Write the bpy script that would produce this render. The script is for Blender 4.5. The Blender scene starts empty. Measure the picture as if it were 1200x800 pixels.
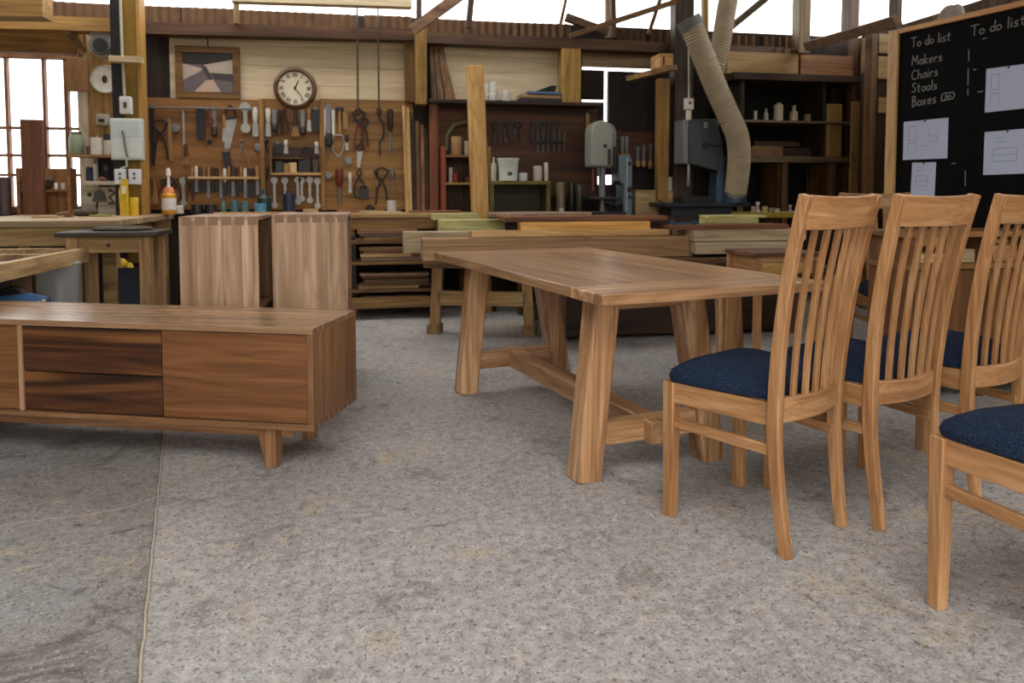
import bpy, bmesh, math, random
from mathutils import Vector, Matrix
random.seed(7)
SC = bpy.context.scene
COL = SC.collection
# ---------------------------------------------------------------- camera model
F, TH, HOR, CH = 870.0, math.radians(3.3), 224.0, 1.10
CY = HOR + F*math.tan(TH)
YAW = math.radians(11.2)
cc, ss = math.cos(YAW), math.sin(YAW)
def ray(px, py):
    r = (px-600)/F; u = (CY-py)/F
    y = math.cos(TH)+u*math.sin(TH); z = u*math.cos(TH)-math.sin(TH)
    return cc*r+ss*y, -ss*r+cc*y, z
def atz(px, py, z):
    a, b, v = ray(px, py); t = (z-CH)/v
    return Vector((a*t, b*t, z))
def aty(px, py, wy):
    a, b, v = ray(px, py); t = wy/b
    return Vector((a*t, wy, CH+v*t))
def R(x0, y0, x1, y1, wy):
    a = aty(x0, y1, wy); b = aty(x1, y0, wy)
    return a.x, b.x, a.z, b.z
cam = bpy.data.cameras.new('camera'); co = bpy.data.objects.new('camera', cam); COL.objects.link(co)
co.location = (0, 0, CH); co.rotation_euler = (math.pi/2-TH, 0, -YAW)
cam.sensor_width = 36; cam.lens = F*36/1200; cam.shift_y = -(400-CY)/1200
cam.clip_start = .05; cam.clip_end = 200
cam.dof.use_dof = True; cam.dof.focus_distance = 2.6; cam.dof.aperture_fstop = 4.0
SC.camera = co
# ---------------------------------------------------------------- mesh builder
class MB:
    def __init__(s): s.bm = bmesh.new(); s.mi = 0
    def _f(s, vs, smooth=False):
        try:
            f = s.bm.faces.new(vs); f.material_index = s.mi; f.smooth = smooth; return f
        except ValueError: return None
    def hexa(s, p):
        v = [s.bm.verts.new(q) for q in p]
        for i in ((3,2,1,0),(4,5,6,7),(0,1,5,4),(1,2,6,5),(2,3,7,6),(3,0,4,7)): s._f([v[k] for k in i])
        return s
    def box(s, x0, x1, y0, y1, z0, z1):
        return s.hexa([(x0,y0,z0),(x1,y0,z0),(x1,y1,z0),(x0,y1,z0),(x0,y0,z1),(x1,y0,z1),(x1,y1,z1),(x0,y1,z1)])
    def sweep(s, pts, secs, ref=(0,1,0), smooth=False):
        """sweep polygon sections (list of (a,b)) along points; a along side axis, b along ref axis"""
        pts = [Vector(p) for p in pts]; rings = []; n = len(pts)
        if not isinstance(secs[0][0], (tuple, list)): secs = [secs]*n
        for i, p in enumerate(pts):
            t = (pts[min(i+1, n-1)]-pts[max(i-1, 0)]).normalized()
            r = Vector(ref); a = t.cross(r)
            if a.length < 1e-4: r = Vector((1,0,.01)); a = t.cross(r)
            a.normalize(); b = a.cross(t).normalized()
            rings.append([s.bm.verts.new(p+a*q[0]+b*q[1]) for q in secs[i]])
        m = len(rings[0])
        for i in range(n-1):
            for k in range(m):
                s._f([rings[i][k], rings[i][(k+1) % m], rings[i+1][(k+1) % m], rings[i+1][k]], smooth)
        s._f(rings[0][::-1]); s._f(rings[-1])
        return s
    def bar(s, p0, p1, w, d, w1=None, d1=None, ref=(0,1,0)):
        w1 = w if w1 is None else w1; d1 = d if d1 is None else d1
        q = lambda w, d: [(-w/2,-d/2),(w/2,-d/2),(w/2,d/2),(-w/2,d/2)]
        return s.sweep([p0, p1], [q(w, d), q(w1, d1)], ref)
    def rib(s, pts, w, d, ref=(0,1,0)):
        ws = w if isinstance(w, list) else [w]*len(pts)
        return s.sweep(pts, [[(-q/2,-d/2),(q/2,-d/2),(q/2,d/2),(-q/2,d/2)] for q in ws], ref)
    def tube(s, pts, r, n=8):
        rs = r if isinstance(r, list) else [r]*len(pts)
        return s.sweep(pts, [[(q*math.cos(2*math.pi*k/n), q*math.sin(2*math.pi*k/n)) for k in range(n)] for q in rs], (.13,.98,.11), True)
    def cyl(s, p0, p1, r0, r1=None, n=16):
        return s.tube([p0, p1], [r0, r0 if r1 is None else r1], n)
    def lathe(s, prof, c=(0,0,0), n=20, axis='z'):
        c = Vector(c); rings = []
        for r, h in prof:
            ring = []
            for k in range(n):
                a = 2*math.pi*k/n; x, y = max(r, 1e-4)*math.cos(a), max(r, 1e-4)*math.sin(a)
                q = (x,y,h) if axis == 'z' else ((x,h,y) if axis == 'y' else (h,x,y))
                ring.append(s.bm.verts.new(c+Vector(q)))
            rings.append(ring)
        for i in range(len(rings)-1):
            for k in range(n):
                s._f([rings[i][k], rings[i][(k+1) % n], rings[i+1][(k+1) % n], rings[i+1][k]], True)
        s._f(rings[0][::-1]); s._f(rings[-1])
        return s
    def prism(s, poly, lo, hi, plane='xz'):
        def q(a, b, h): return (a,h,b) if plane == 'xz' else ((a,b,h) if plane == 'xy' else (h,a,b))
        A = [s.bm.verts.new(q(a, b, lo)) for a, b in poly]; B = [s.bm.verts.new(q(a, b, hi)) for a, b in poly]
        n = len(A)
        s._f(A); s._f(B[::-1])
        for k in range(n): s._f([A[k], A[(k+1) % n], B[(k+1) % n], B[k]])
        return s
    def ball(s, c, r, n=14):
        rx, ry, rz = r if isinstance(r, (tuple, list)) else (r, r, r)
        m = bmesh.ops.create_uvsphere(s.bm, u_segments=n, v_segments=max(6, n//2), radius=1.0)
        for v in m['verts']: v.co = Vector((v.co.x*rx+c[0], v.co.y*ry+c[1], v.co.z*rz+c[2]))
        for f in {f for v in m['verts'] for f in v.link_faces}: f.smooth = True; f.material_index = s.mi
        return s
    def build(s, name, mats, parent=None, bevel=0, seg=2, shift=None):
        bmesh.ops.recalc_face_normals(s.bm, faces=s.bm.faces[:])
        if shift is not None: bmesh.ops.translate(s.bm, verts=s.bm.verts[:], vec=-Vector(shift))
        me = bpy.data.meshes.new(name); s.bm.to_mesh(me); s.bm.free()
        for m in (mats if isinstance(mats, list) else [mats]): me.materials.append(m)
        try: me.set_sharp_from_angle(angle=math.radians(40))
        except Exception: pass
        o = bpy.data.objects.new(name, me); COL.objects.link(o)
        if parent is not None: o.parent = parent
        if shift is not None: o.location = shift
        if bevel:
            b = o.modifiers.new('bevel', 'BEVEL'); b.width = bevel; b.segments = seg; b.limit_method = 'ANGLE'
            b.angle_limit = math.radians(35)
        return o
def tag(o, label, cat, group=None, kind=None):
    o['label'] = label; o['category'] = cat
    if group: o['group'] = group
    if kind: o['kind'] = kind
    return o
def thing(name, label, cat, loc=(0,0,0), rz=0, group=None):
    o = bpy.data.objects.new(name, None); COL.objects.link(o); o.empty_display_size = .05
    o.location = loc; o.rotation_euler = (0, 0, rz)
    return tag(o, label, cat, group)
def struct(o): o['kind'] = 'structure'; return o
def dup(root, loc, rz, label, group=None):
    def cp(o, par):
        c = o.copy(); COL.objects.link(c)
        if par is not None: c.parent = par
        for ch in [k for k in bpy.data.objects if k.parent == o]: cp(ch, c)
        return c
    r = cp(root, None); r.location = loc; r.rotation_euler = (0, 0, rz); r['label'] = label
    if group: r['group'] = group
    return r
ORD = ['first','second','third','fourth','fifth','sixth','seventh','eighth','ninth','tenth','eleventh','twelfth',
       'thirteenth','fourteenth','fifteenth','sixteenth','seventeenth','eighteenth','nineteenth','twentieth']
# ---------------------------------------------------------------- materials
def srgb(h):
    v = [int(h[i:i+2], 16)/255 for i in (0, 2, 4)]
    return tuple(x/12.92 if x <= .04045 else ((x+.055)/1.055)**2.4 for x in v)+(1,)
_MC = {}
def nodes(name):
    m = bpy.data.materials.new(name); m.use_nodes = True
    nt = m.node_tree; b = nt.nodes['Principled BSDF']
    return m, nt, b
def N(nt, typ, **kw):
    n = nt.nodes.new(typ)
    for k, v in kw.items():
        if k in n.inputs: n.inputs[k].default_value = v
        else: setattr(n, k, v)
    return n
def ramp(nt, stops):
    r = nt.nodes.new('ShaderNodeValToRGB')
    e = r.color_ramp.elements
    while len(e) < len(stops): e.new(.5)
    for i, (p, c) in enumerate(stops): e[i].position = p; e[i].color = c if len(c) == 4 else tuple(c)+(1,)
    return r
def M(col, rough=.6, metal=0, var=.12, scale=18, bump=0):
    """plain painted / metal / plastic surface with slight mottling"""
    k = ('m', col, rough, metal, var, scale, bump)
    if k in _MC: return _MC[k]
    m, nt, b = nodes('surface_'+col); L = nt.links.new
    tc = N(nt, 'ShaderNodeTexCoord'); nz = N(nt, 'ShaderNodeTexNoise', Scale=scale, Detail=4.0, Roughness=.6)
    L(tc.outputs['Object'], nz.inputs['Vector'])
    c = srgb(col); lo = tuple(x*(1-var) for x in c[:3])+(1,); hi = tuple(min(1, x*(1+var)) for x in c[:3])+(1,)
    r = ramp(nt, [(.3, lo), (.7, hi)]); L(nz.outputs['Fac'], r.inputs['Fac']); L(r.outputs['Color'], b.inputs['Base Color'])
    b.inputs['Roughness'].default_value = rough; b.inputs['Metallic'].default_value = metal
    if bump:
        bp = N(nt, 'ShaderNodeBump', Strength=bump, Distance=.004); L(nz.outputs['Fac'], bp.inputs['Height']); L(bp.outputs['Normal'], b.inputs['Normal'])
    _MC[k] = m; return m
def WOOD(dark, mid, light, axis='x', s=1.0, rough=.45, boards=None, baxis='y', var=.16, knots=False, lo=.30, hi=.72, rings=.75):
    k = ('w', dark, mid, light, axis, s, rough, boards, baxis, var, knots, lo, hi, rings)
    if k in _MC: return _MC[k]
    m, nt, b = nodes('wood_'+mid+'_'+axis); L = nt.links.new
    tc = N(nt, 'ShaderNodeTexCoord'); oi = N(nt, 'ShaderNodeObjectInfo')
    off = N(nt, 'ShaderNodeVectorMath', operation='MULTIPLY_ADD')
    cmb = N(nt, 'ShaderNodeCombineXYZ')
    for i in range(3): L(oi.outputs['Random'], cmb.inputs[i])
    L(cmb.outputs[0], off.inputs[0]); off.inputs[1].default_value = (41, 67, 23)
    L(tc.outputs['Object'], off.inputs[2])
    vec = off.outputs[0]; bval = None
    if boards:
        sx = N(nt, 'ShaderNodeSeparateXYZ'); L(tc.outputs['Object'], sx.inputs[0])
        d = N(nt, 'ShaderNodeMath', operation='DIVIDE'); L(sx.outputs['XYZ'.index(baxis.upper())], d.inputs[0]); d.inputs[1].default_value = boards
        fl = N(nt, 'ShaderNodeMath', operation='FLOOR'); L(d.outputs[0], fl.inputs[0])
        ad = N(nt, 'ShaderNodeMath', operation='MULTIPLY_ADD'); L(oi.outputs['Random'], ad.inputs[0]); ad.inputs[1].default_value = 31.7; L(fl.outputs[0], ad.inputs[2])
        wn = N(nt, 'ShaderNodeTexWhiteNoise', noise_dimensions='1D'); L(ad.outputs[0], wn.inputs['W'])
        v2 = N(nt, 'ShaderNodeVectorMath', operation='MULTIPLY_ADD'); L(wn.outputs['Color'], v2.inputs[0]); v2.inputs[1].default_value = (17, 13, 19); L(vec, v2.inputs[2])
        vec = v2.outputs[0]; bval = wn.outputs['Value']
    mp = N(nt, 'ShaderNodeMapping'); sc = [11*s]*3; sc['xyz'.index(axis)] = .6*s; mp.inputs['Scale'].default_value = sc
    L(vec, mp.inputs['Vector'])
    n1 = N(nt, 'ShaderNodeTexNoise', Scale=1.3, Detail=5.0, Roughness=.55, Distortion=1.1); L(mp.outputs[0], n1.inputs['Vector'])
    r = ramp(nt, [(lo, srgb(dark)), ((lo+hi)/2, srgb(mid)), (hi, srgb(light))]); L(n1.outputs['Fac'], r.inputs['Fac'])
    # growth rings: contour lines of a stretched field give straight grain that breaks into cathedral arches
    mp3 = N(nt, 'ShaderNodeMapping'); sc = [3.2*s]*3; sc['xyz'.index(axis)] = .3*s; mp3.inputs['Scale'].default_value = sc; L(vec, mp3.inputs['Vector'])
    n3 = N(nt, 'ShaderNodeTexNoise', Scale=1.0, Detail=2.0, Roughness=.45, Distortion=.12); L(mp3.outputs[0], n3.inputs['Vector'])
    k1 = N(nt, 'ShaderNodeMath', operation='MULTIPLY'); L(n3.outputs['Fac'], k1.inputs[0]); k1.inputs[1].default_value = 26.0
    k2 = N(nt, 'ShaderNodeMath', operation='FRACT'); L(k1.outputs[0], k2.inputs[0])
    rr = ramp(nt, [(0, (.66, .62, .58, 1)), (.12, (.9, .88, .86, 1)), (.45, (1.06, 1.06, 1.06, 1)), (.85, (1.0, .99, .98, 1)), (1, (.74, .7, .66, 1))]); L(k2.outputs[0], rr.inputs['Fac'])
    rm = N(nt, 'ShaderNodeMix', data_type='RGBA', blend_type='MULTIPLY'); rm.inputs[0].default_value = rings
    L(r.outputs['Color'], rm.inputs[6]); L(rr.outputs['Color'], rm.inputs[7])
    mp2 = N(nt, 'ShaderNodeMapping'); sc = [150.0]*3; sc['xyz'.index(axis)] = 4.0; mp2.inputs['Scale'].default_value = sc
    L(vec, mp2.inputs['Vector'])
    n2 = N(nt, 'ShaderNodeTexNoise', Scale=1.0, Detail=3.0, Roughness=.6); L(mp2.outputs[0], n2.inputs['Vector'])
    mr = N(nt, 'ShaderNodeMapRange'); mr.inputs['From Min'].default_value = .3; mr.inputs['From Max'].default_value = .7
    mr.inputs['To Min'].default_value = .78; mr.inputs['To Max'].default_value = 1.12; L(n2.outputs['Fac'], mr.inputs['Value'])
    vv = N(nt, 'ShaderNodeMapRange'); vv.inputs['To Min'].default_value = 1-var; vv.inputs['To Max'].default_value = 1+var
    L(bval if bval else oi.outputs['Random'], vv.inputs['Value'])
    mu = N(nt, 'ShaderNodeMath', operation='MULTIPLY'); L(mr.outputs[0], mu.inputs[0]); L(vv.outputs[0], mu.inputs[1])
    vm = N(nt, 'ShaderNodeVectorMath', operation='SCALE'); L(rm.outputs[2], vm.inputs[0]); L(mu.outputs[0], vm.inputs['Scale'])
    out = vm.outputs[0]
    if knots:
        vo = N(nt, 'ShaderNodeTexVoronoi', Scale=.45); mk = N(nt, 'ShaderNodeMapping'); q = [7.0]*3; q['xyz'.index(axis)] = 4.0
        mk.inputs['Scale'].default_value = q; L(vec, mk.inputs['Vector']); L(mk.outputs[0], vo.inputs['Vector'])
        kr = ramp(nt, [(.06, (.12, .07, .05, 1)), (.16, (1, 1, 1, 1))]); L(vo.outputs['Distance'], kr.inputs['Fac'])
        mx = N(nt, 'ShaderNodeMix', data_type='RGBA', blend_type='MULTIPLY'); mx.inputs[0].default_value = .8
        L(out, mx.inputs[6]); L(kr.outputs['Color'], mx.inputs[7]); out = mx.outputs[2]
    L(out, b.inputs['Base Color'])
    b.inputs['Roughness'].default_value = rough
    bp = N(nt, 'ShaderNodeBump', Strength=.12, Distance=.002); L(n2.outputs['Fac'], bp.inputs['Height']); L(bp.outputs['Normal'], b.inputs['Normal'])
    _MC[k] = m; return m
def honey(a): return WOOD('875b36', 'ac7e52', 'c9a177', a, 1.6, .42, var=.12, lo=.22, hi=.8, rings=.5)
def walnut(a, boards=None, ba='y'): return WOOD('5f4029', '845e3f', 'a27c58', a, 1.4, .34, boards, ba, .16)
def tablewood(a, boards=None, ba='y'): return WOOD('7d5735', 'b0865f', 'd0ac88', a, 1.2, .3, boards, ba, .22)
def richwalnut(a): return WOOD('1e0f08', '52301a', '82562f', a, .8, .4, var=.08, knots=True, lo=.36, hi=.64, rings=.5)
def doorwood(a): return WOOD('5c3a20', '784e2d', '8f653e', a, 1.1, .42, var=.05, lo=.2, hi=.8, rings=.9)
def pine(a): return WOOD('8f6a3a', 'b89058', 'd4b27e', a, .9, .6, var=.15)
def paleraw(a): return WOOD('8d7a5c', 'b8a482', 'd2c2a2', a, .9, .7, var=.12)
def oldwood(a): return WOOD('3a2614', '64462a', '8b683f', a, 1.0, .7, var=.2)
def darkwood(a): return WOOD('1a0f08', '33200f', '4d331b', a, 1.0, .75, var=.2)
def benchwood(a): return WOOD('6b512f', '957749', 'b59a6c', a, .8, .7, var=.1, knots=True)
def redwood(a): return WOOD('4a2614', '784a2a', '9a6e46', a, 1.0, .6, var=.12)
def limewood(a): return WOOD('9f9a58', 'c0bb7c', 'd8d2a0', a, .9, .6, var=.08)
STEEL = M('77787a', .5, .6); DSTEEL = M('333333', .5, .6); BLACK = M('141313', .5); CHROME = M('a09e98', .45, .55)
WHITE = M('d9d6cf', .5); CREAM = M('c9b89a', .7, 0, .1, 6)
# roof sheets (y0, y1, x0, x1), with unseen gaps added to light front floor and tool wall
ROOF = ((-2.6, -2.2, -5.2, 5.4), (0.9, 5.7, -5.2, 5.4), (5.7, 7.2, 1.4, 5.4), (7.2, 8.2, -5.2, 5.4), (-2.2, .9, -5.2, -3.2), (-2.2, .9, 1.7, 5.4))
DOOR = (-1.6, 3.4, 2.2)
EXPO = 2.3
# ---------------------------------------------------------------- world and room shell
YW = 7.4
wd = bpy.data.worlds.new('world'); SC.world = wd; wd.use_nodes = True
bg = wd.node_tree.nodes['Background']; bg.inputs['Color'].default_value = (1.0, .975, .94, 1); bg.inputs['Strength'].default_value = 1.0
SC.view_settings.view_transform = 'Standard'; SC.view_settings.look = 'None'; SC.view_settings.gamma = 1
SC.view_settings.exposure = EXPO
try: SC.view_settings.use_curve_mapping = False
except Exception: pass
SC.cycles.use_denoising = True; SC.cycles.max_bounces = 8; SC.cycles.diffuse_bounces = 4

def concrete():
    m, nt, b = nodes('concrete_floor'); L = nt.links.new
    tc = N(nt, 'ShaderNodeTexCoord'); P = tc.outputs['Object']
    def noise(sc, det=5, ro=.6, dist=0.0):
        n = N(nt, 'ShaderNodeTexNoise', Scale=sc, Detail=float(det), Roughness=ro, Distortion=dist); L(P, n.inputs['Vector']); return n.outputs['Fac']
    def mix(a, c, f, bt='MIX'):
        x = N(nt, 'ShaderNodeMix', data_type='RGBA', blend_type=bt)
        if isinstance(f, (int, float)): x.inputs[0].default_value = f
        else: L(f, x.inputs[0])
        for q, i in ((a, 6), (c, 7)):
            if isinstance(q, tuple): x.inputs[i].default_value = q
            else: L(q, x.inputs[i])
        return x.outputs[2]
    def fac(src, a, c):
        r = N(nt, 'ShaderNodeMapRange', interpolation_type='SMOOTHSTEP'); r.inputs['From Min'].default_value = a; r.inputs['From Max'].default_value = c
        L(src, r.inputs['Value']); return r.outputs[0]
    def mul(a, c):
        x = N(nt, 'ShaderNodeMath', operation='MULTIPLY')
        for q, i in ((a, 0), (c, 1)):
            if isinstance(q, (int, float)): x.inputs[i].default_value = q
            else: L(q, x.inputs[i])
        return x.outputs[0]
    g1 = noise(30, 8, .78, .4)
    r0 = ramp(nt, [(.34, srgb('625e5c')), (.46, srgb('9a9693')), (.54, srgb('b2aeac')), (.68, srgb('d6d2cf'))]); L(g1, r0.inputs['Fac'])
    r1 = ramp(nt, [(.36, srgb('a19c99')), (.5, srgb('b5b1ae')), (.66, srgb('c7c4c2'))]); L(noise(1.2, 6, .62, .6), r1.inputs['Fac'])
    c = mix(r1.outputs['Color'], r0.outputs['Color'], .68)
    # worn darker slab on the left of the joint
    a, d = atz(190, 530, 0), atz(163, 800, 0); t = (d-a).normalized(); n = Vector((t.y, -t.x, 0))
    if n.x > 0: n = -n
    dt = N(nt, 'ShaderNodeVectorMath', operation='DOT_PRODUCT'); L(P, dt.inputs[0]); dt.inputs[1].default_value = n
    sg = N(nt, 'ShaderNodeMath', operation='SUBTRACT'); L(dt.outputs['Value'], sg.inputs[0]); sg.inputs[1].default_value = n.dot(a)
    left = fac(sg.outputs[0], -.006, .006)
    c = mix(c, srgb('615b54'), mul(left, .42))
    patch = noise(3.4, 8, .74, .9)
    c = mix(c, srgb('4c4640'), mul(mul(fac(patch, .5, .62), left), .75))
    c = mix(c, srgb('6b645d'), mul(fac(noise(4.1, 8, .76, .6), .54, .64), .55))
    c = mix(c, srgb('c9b18a'), mul(fac(noise(2.6, 9, .8, .5), .54, .66), .65))
    c = mix(c, srgb('a6b2bc'), mul(fac(noise(1.1, 4, .6, .3), .55, .7), .35))
    # grit: dark pits and pale chips
    vo = N(nt, 'ShaderNodeTexNoise', Scale=60.0, Detail=5.0, Roughness=.7); L(P, vo.inputs['Vector'])
    c = mix(c, srgb('48433f'), mul(fac(vo.outputs['Fac'], .53, .63), .75))
    c = mix(c, srgb('e6e1d9'), mul(fac(noise(80, 4, .7), .58, .68), .55))
    c = mix(c, srgb('3e3a37'), mul(fac(noise(130, 3, .7), .55, .66), .55))
    c = mix(c, srgb('35312e'), mul(fac(noise(11, 6, .75, .6), .62, .68), .7))
    # saw-cut joint with dust in it and its shadow painted dark beside it
    wob = N(nt, 'ShaderNodeMath', operation='MULTIPLY_ADD'); L(noise(9, 4), wob.inputs[0]); wob.inputs[1].default_value = .014; L(sg.outputs[0], wob.inputs[2])
    so = N(nt, 'ShaderNodeMath', operation='SUBTRACT'); L(wob.outputs[0], so.inputs[0]); so.inputs[1].default_value = .007
    ab = N(nt, 'ShaderNodeMath', operation='ABSOLUTE'); L(so.outputs[0], ab.inputs[0])
    c = mix(mix(c, srgb('4a433c'), .55), c, fac(ab.outputs[0], .003, .01))
    c = mix(srgb('c0ae98'), c, fac(ab.outputs[0], .0015, .0035))
    L(c, b.inputs['Base Color']); b.inputs['Roughness'].default_value = .75
    bp = N(nt, 'ShaderNodeBump', Strength=.7, Distance=.012); L(g1, bp.inputs['Height']); L(bp.outputs['Normal'], b.inputs['Normal'])
    return m
struct(MB().box(-5.1, 5.4, -2.7, 7.5, -.1, 0).build('floor', concrete()))
struct(MB().box(-70, 70, -70, -2.701, -.2, -.02).box(-70, 70, 7.501, 70, -.2, -.02).build('ground', M('5f5f50', .9, 0, .3, .5)))
# crack across the slab: a thin irregular open seam filled with pale dust
def crack(pts, w, name):
    m = MB(); P = [atz(x, y, 0) for x, y in pts]; fine = []
    for a, b in zip(P, P[1:]):
        for k in range(6): fine.append(a.lerp(b, k/6)+Vector((random.uniform(-.008, .008), random.uniform(-.008, .008), 0)))
    fine.append(P[-1])
    for a, b in zip(fine, fine[1:]):
        t = (b-a).normalized(); n = Vector((-t.y, t.x, 0))*w*random.uniform(.5, 1.1)
        m._f([m.bm.verts.new(q+Vector((0, 0, .0012))) for q in (a-n, b-n, b+n, a+n)])
    return m
o = crack([(0, 615), (60, 608), (110, 602), (150, 594), (185, 582)], .004, 'x').build('floor_crack', M('b8aea2', .9)); struct(o)
o = crack([(186, 581), (230, 584), (290, 589), (340, 587), (385, 582)], .003, 'x').build('floor_crack', M('b8aea2', .9)); struct(o)

clad = WOOD('120b07', '241811', '352419', 'z', .8, .8, .14, 'x', .2)
def wallrect(m, x0, y0, x1, y1):
    a, b, c, d = R(x0, y0, x1, y1, YW); m.box(a, b, YW, YW+.06, c, d)
ZT = 2.79
xa = lambda px, py=120: aty(px, py, YW).x
zz = lambda py, px=700: aty(px, py, YW).z
m = MB()
m.box(-5, 5.3, YW, YW+.06, 0, .92)
m.box(-5, -4.2, YW, YW+.06, .92, 2.36); m.box(-5, xa(98), YW, YW+.06, 2.36, ZT)
m.box(xa(98), xa(682), YW, YW+.06, .92, ZT)
m.box(xa(682), xa(776), YW, YW+.06, zz(78), ZT)
m.box(xa(682), xa(708), YW, YW+.06, zz(116.5), zz(82))
m.box(xa(682), xa(708), YW, YW+.06, zz(205), zz(119.5))
m.box(xa(713), xa(776), YW, YW+.06, zz(205), zz(82.5))
m.box(xa(708), xa(713), YW, YW+.06, zz(205), zz(148))
m.box(xa(682), xa(701), YW, YW+.06, zz(216), zz(205)); m.box(xa(719), xa(776), YW, YW+.06, zz(216), zz(205))
m.box(xa(682), xa(776), YW, YW+.06, .92, zz(216))
m.box(xa(776), 5.3, YW, YW+.06, .92, ZT)
struct(m.build('wall_back', clad))
m = MB().box(5.24, 5.3, -2.6, YW, 0, 2.75)
struct(m.build('wall_right', WOOD('3a2a1a', '5c4630', '7a5f42', 'z', .8, .8, .16, 'y', .2)))
struct(MB().box(-5.06, -5, -2.6, YW, 0, 3.6).build('wall_left', WOOD('3a2a1a', '5c4630', '7a5f42', 'z', .8, .8, .16, 'y', .2)))
# corrugated roof sheet over the back of the shed
m = MB(); xs = [-5.2+.038*k for k in range(280)]
for y0, y1, c0, c1 in ROOF:
    xs_ = [x for x in xs if c0 <= x <= c1]
    top = [(x, 3.62+.012*math.sin(x*2*math.pi/.076*.5)) for x in xs_]
    A = [m.bm.verts.new((x, y0, z)) for x, z in top]; B = [m.bm.verts.new((x, y1, z)) for x, z in top]
    for k in range(len(A)-1): m._f([A[k], A[k+1], B[k+1], B[k]], True)
struct(MB().box(-5, DOOR[0], -2.66, -2.6, 0, 3.6).box(DOOR[1], 5.24, -2.66, -2.6, 0, 3.6).box(DOOR[0], DOOR[1], -2.66, -2.6, DOOR[2], 3.6).build('wall_front', M('8a7a62', .8)))
struct(m.build('ceiling', M('8a7f70', .7)))
# rusty corrugated cladding sheet along the top of the back wall
m = MB()
def corr(x0, x1, zlo, zhi0, zhi1):
    n = int((x1-x0)/.02); A = []; B = []
    for k in range(n+1):
        x = x0+(x1-x0)*k/n; y = YW-.03+.014*math.sin(x*2*math.pi/.08)
        A.append(m.bm.verts.new((x, y, zlo))); B.append(m.bm.verts.new((x, y, zhi0+(zhi1-zhi0)*k/n+.006*math.sin(x*2*math.pi/.08))))
    for k in range(n): m._f([A[k], A[k+1], B[k+1], B[k]], True)
for x0, x1, y0, y1 in ((52, 133, 1, 7), (158, 212, 7, 9), (214, 274, 9, 11), (281, 418, 12, 18), (427, 482, 18, 20), (497, 607, 22, 27), (609, 668, 27, 29), (722, 756, 34, 36), (760, 792, 36, 38), (858, 886, 42, 43), (892, 938, 43, 45)):
    corr(xa(x0, y0), xa(x1, y1), aty(x0, y0+24, YW).z, aty(x0, y0, YW).z, aty(x1, y1, YW).z)
struct(m.build('trim_1', M('5a3f26', .7, .2, .3, 9)))
# long timber wall plate under it, light catching its top edge
a, b = aty(155, 24, 7.22), aty(940, 54, 7.22)
m = MB()
def plank_px(m, x0, ya0, yb0, x1, ya1, yb1, wy, th):
    """timber whose top/bottom edges run (x0: ya0..yb0) to (x1: ya1..yb1) standing at depth wy"""
    q = [aty(x0, yb0, wy), aty(x1, yb1, wy), aty(x1, ya1, wy), aty(x0, ya0, wy)]
    return m.hexa([q[0], q[1], q[1]+Vector((0, th, 0)), q[0]+Vector((0, th, 0)), q[3], q[2], q[2]+Vector((0, th, 0)), q[3]+Vector((0, th, 0))])
plank_px(m, 158, 25, 39, 486, 34, 47, 7.2, .16); plank_px(m, 498, 37, 50, 792, 50, 62, 7.2, .16); plank_px(m, 850, 52, 60, 944, 57, 64, 7.2, .16)
struct(m.build('trim_2', WOOD('2a170b', '4d2f18', '6a4626', 'x', .8, .6)))
# pale painted boarding in the upper wall
m = MB(); 
for x0, y0, x1, y1 in ((200, 38, 475, 119), (521, 50, 658, 121)):
    a, b, c, d = R(x0, y0, x1, y1, YW-.03); h = (d-c)/4
    for k in range(4): m.box(a, b, YW-.03+.004*(k % 2), YW-.005, c+h*k, c+h*(k+1)-.003)
struct(m.build('wall_back_boarding', WOOD('bda887', 'd3bf9d', 'dccbaa', 'x', .5, .75, var=.04, rings=.12)))
a, b, c, d = R(682, 58, 772, 78, YW-.03)
struct(MB().box(a, b, YW-.03, YW-.004, c, d).build('trim_3', WOOD('7d6648', 'a08a66', 'b9a37c', 'x', .6, .7)))
def post(name, x0, y0, x1, y1, wy, th, mat, z0=None, kind='structure'):
    a, b, c, d = R(x0, y0, x1, y1, wy)
    m = MB().box(a, b, wy, wy+th, c if z0 is None else z0, d)
    o = m.build(name, mat, bevel=.004)
    if kind: o['kind'] = kind
    return o
# yellow-faced steel column at the end of the window bench
a, b, c, d = R(138, -2, 165, 250, 6.75); m = MB()
m.box(a, a+(b-a)*.33, 6.7, 6.86, 0, d+.3); m.mi = 1; m.box(a+(b-a)*.33, b-(b-a)*.12, 6.74, 6.86, 0, d+.3); m.mi = 2; m.box(b-(b-a)*.12, b, 6.7, 6.86, 0, d+.3)
struct(m.build('trim_4', [M('1d1b1d', .5, .3), M('8a6a1e', .6), M('a87d3c', .6)]))
WPY = WOOD('6d4d1c', '94712e', 'b08d48', 'z', 1.0, .6)
post('trim_5', 487, 34, 500, 122, 7.1, .12, WPY); post('trim_6', 475, 48, 487, 119, 7.25, .1, WOOD('5a3c1a', '7c5828', '93703a', 'z', 1, .6))
post('trim_7', 658, 57, 681, 120, 7.2, .14, WOOD('8a6426', 'b08a40', 'c6a259', 'z', 1, .6, knots=True))
post('trim_8', 789, -6, 814, 232, 7.05, .14, WOOD('1c120c', '3a2a1d', '574330', 'z', 1, .6), z0=0)
post('trim_9', 771, 92, 785, 235, 7.0, .1, WOOD('7a531f', 'a37a39', 'bb9654', 'z', 1, .6))
post('trim_10', 936, -6, 951, 62, 7.1, .14, WOOD('4d3a22', '77603c', '8f7850', 'z', 1, .6))
post('trim_11', 990, -8, 1008, 228, 7.0, .14, WOOD('33190d', '572f18', '6d4122', 'z', 1, .6), z0=0)
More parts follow.
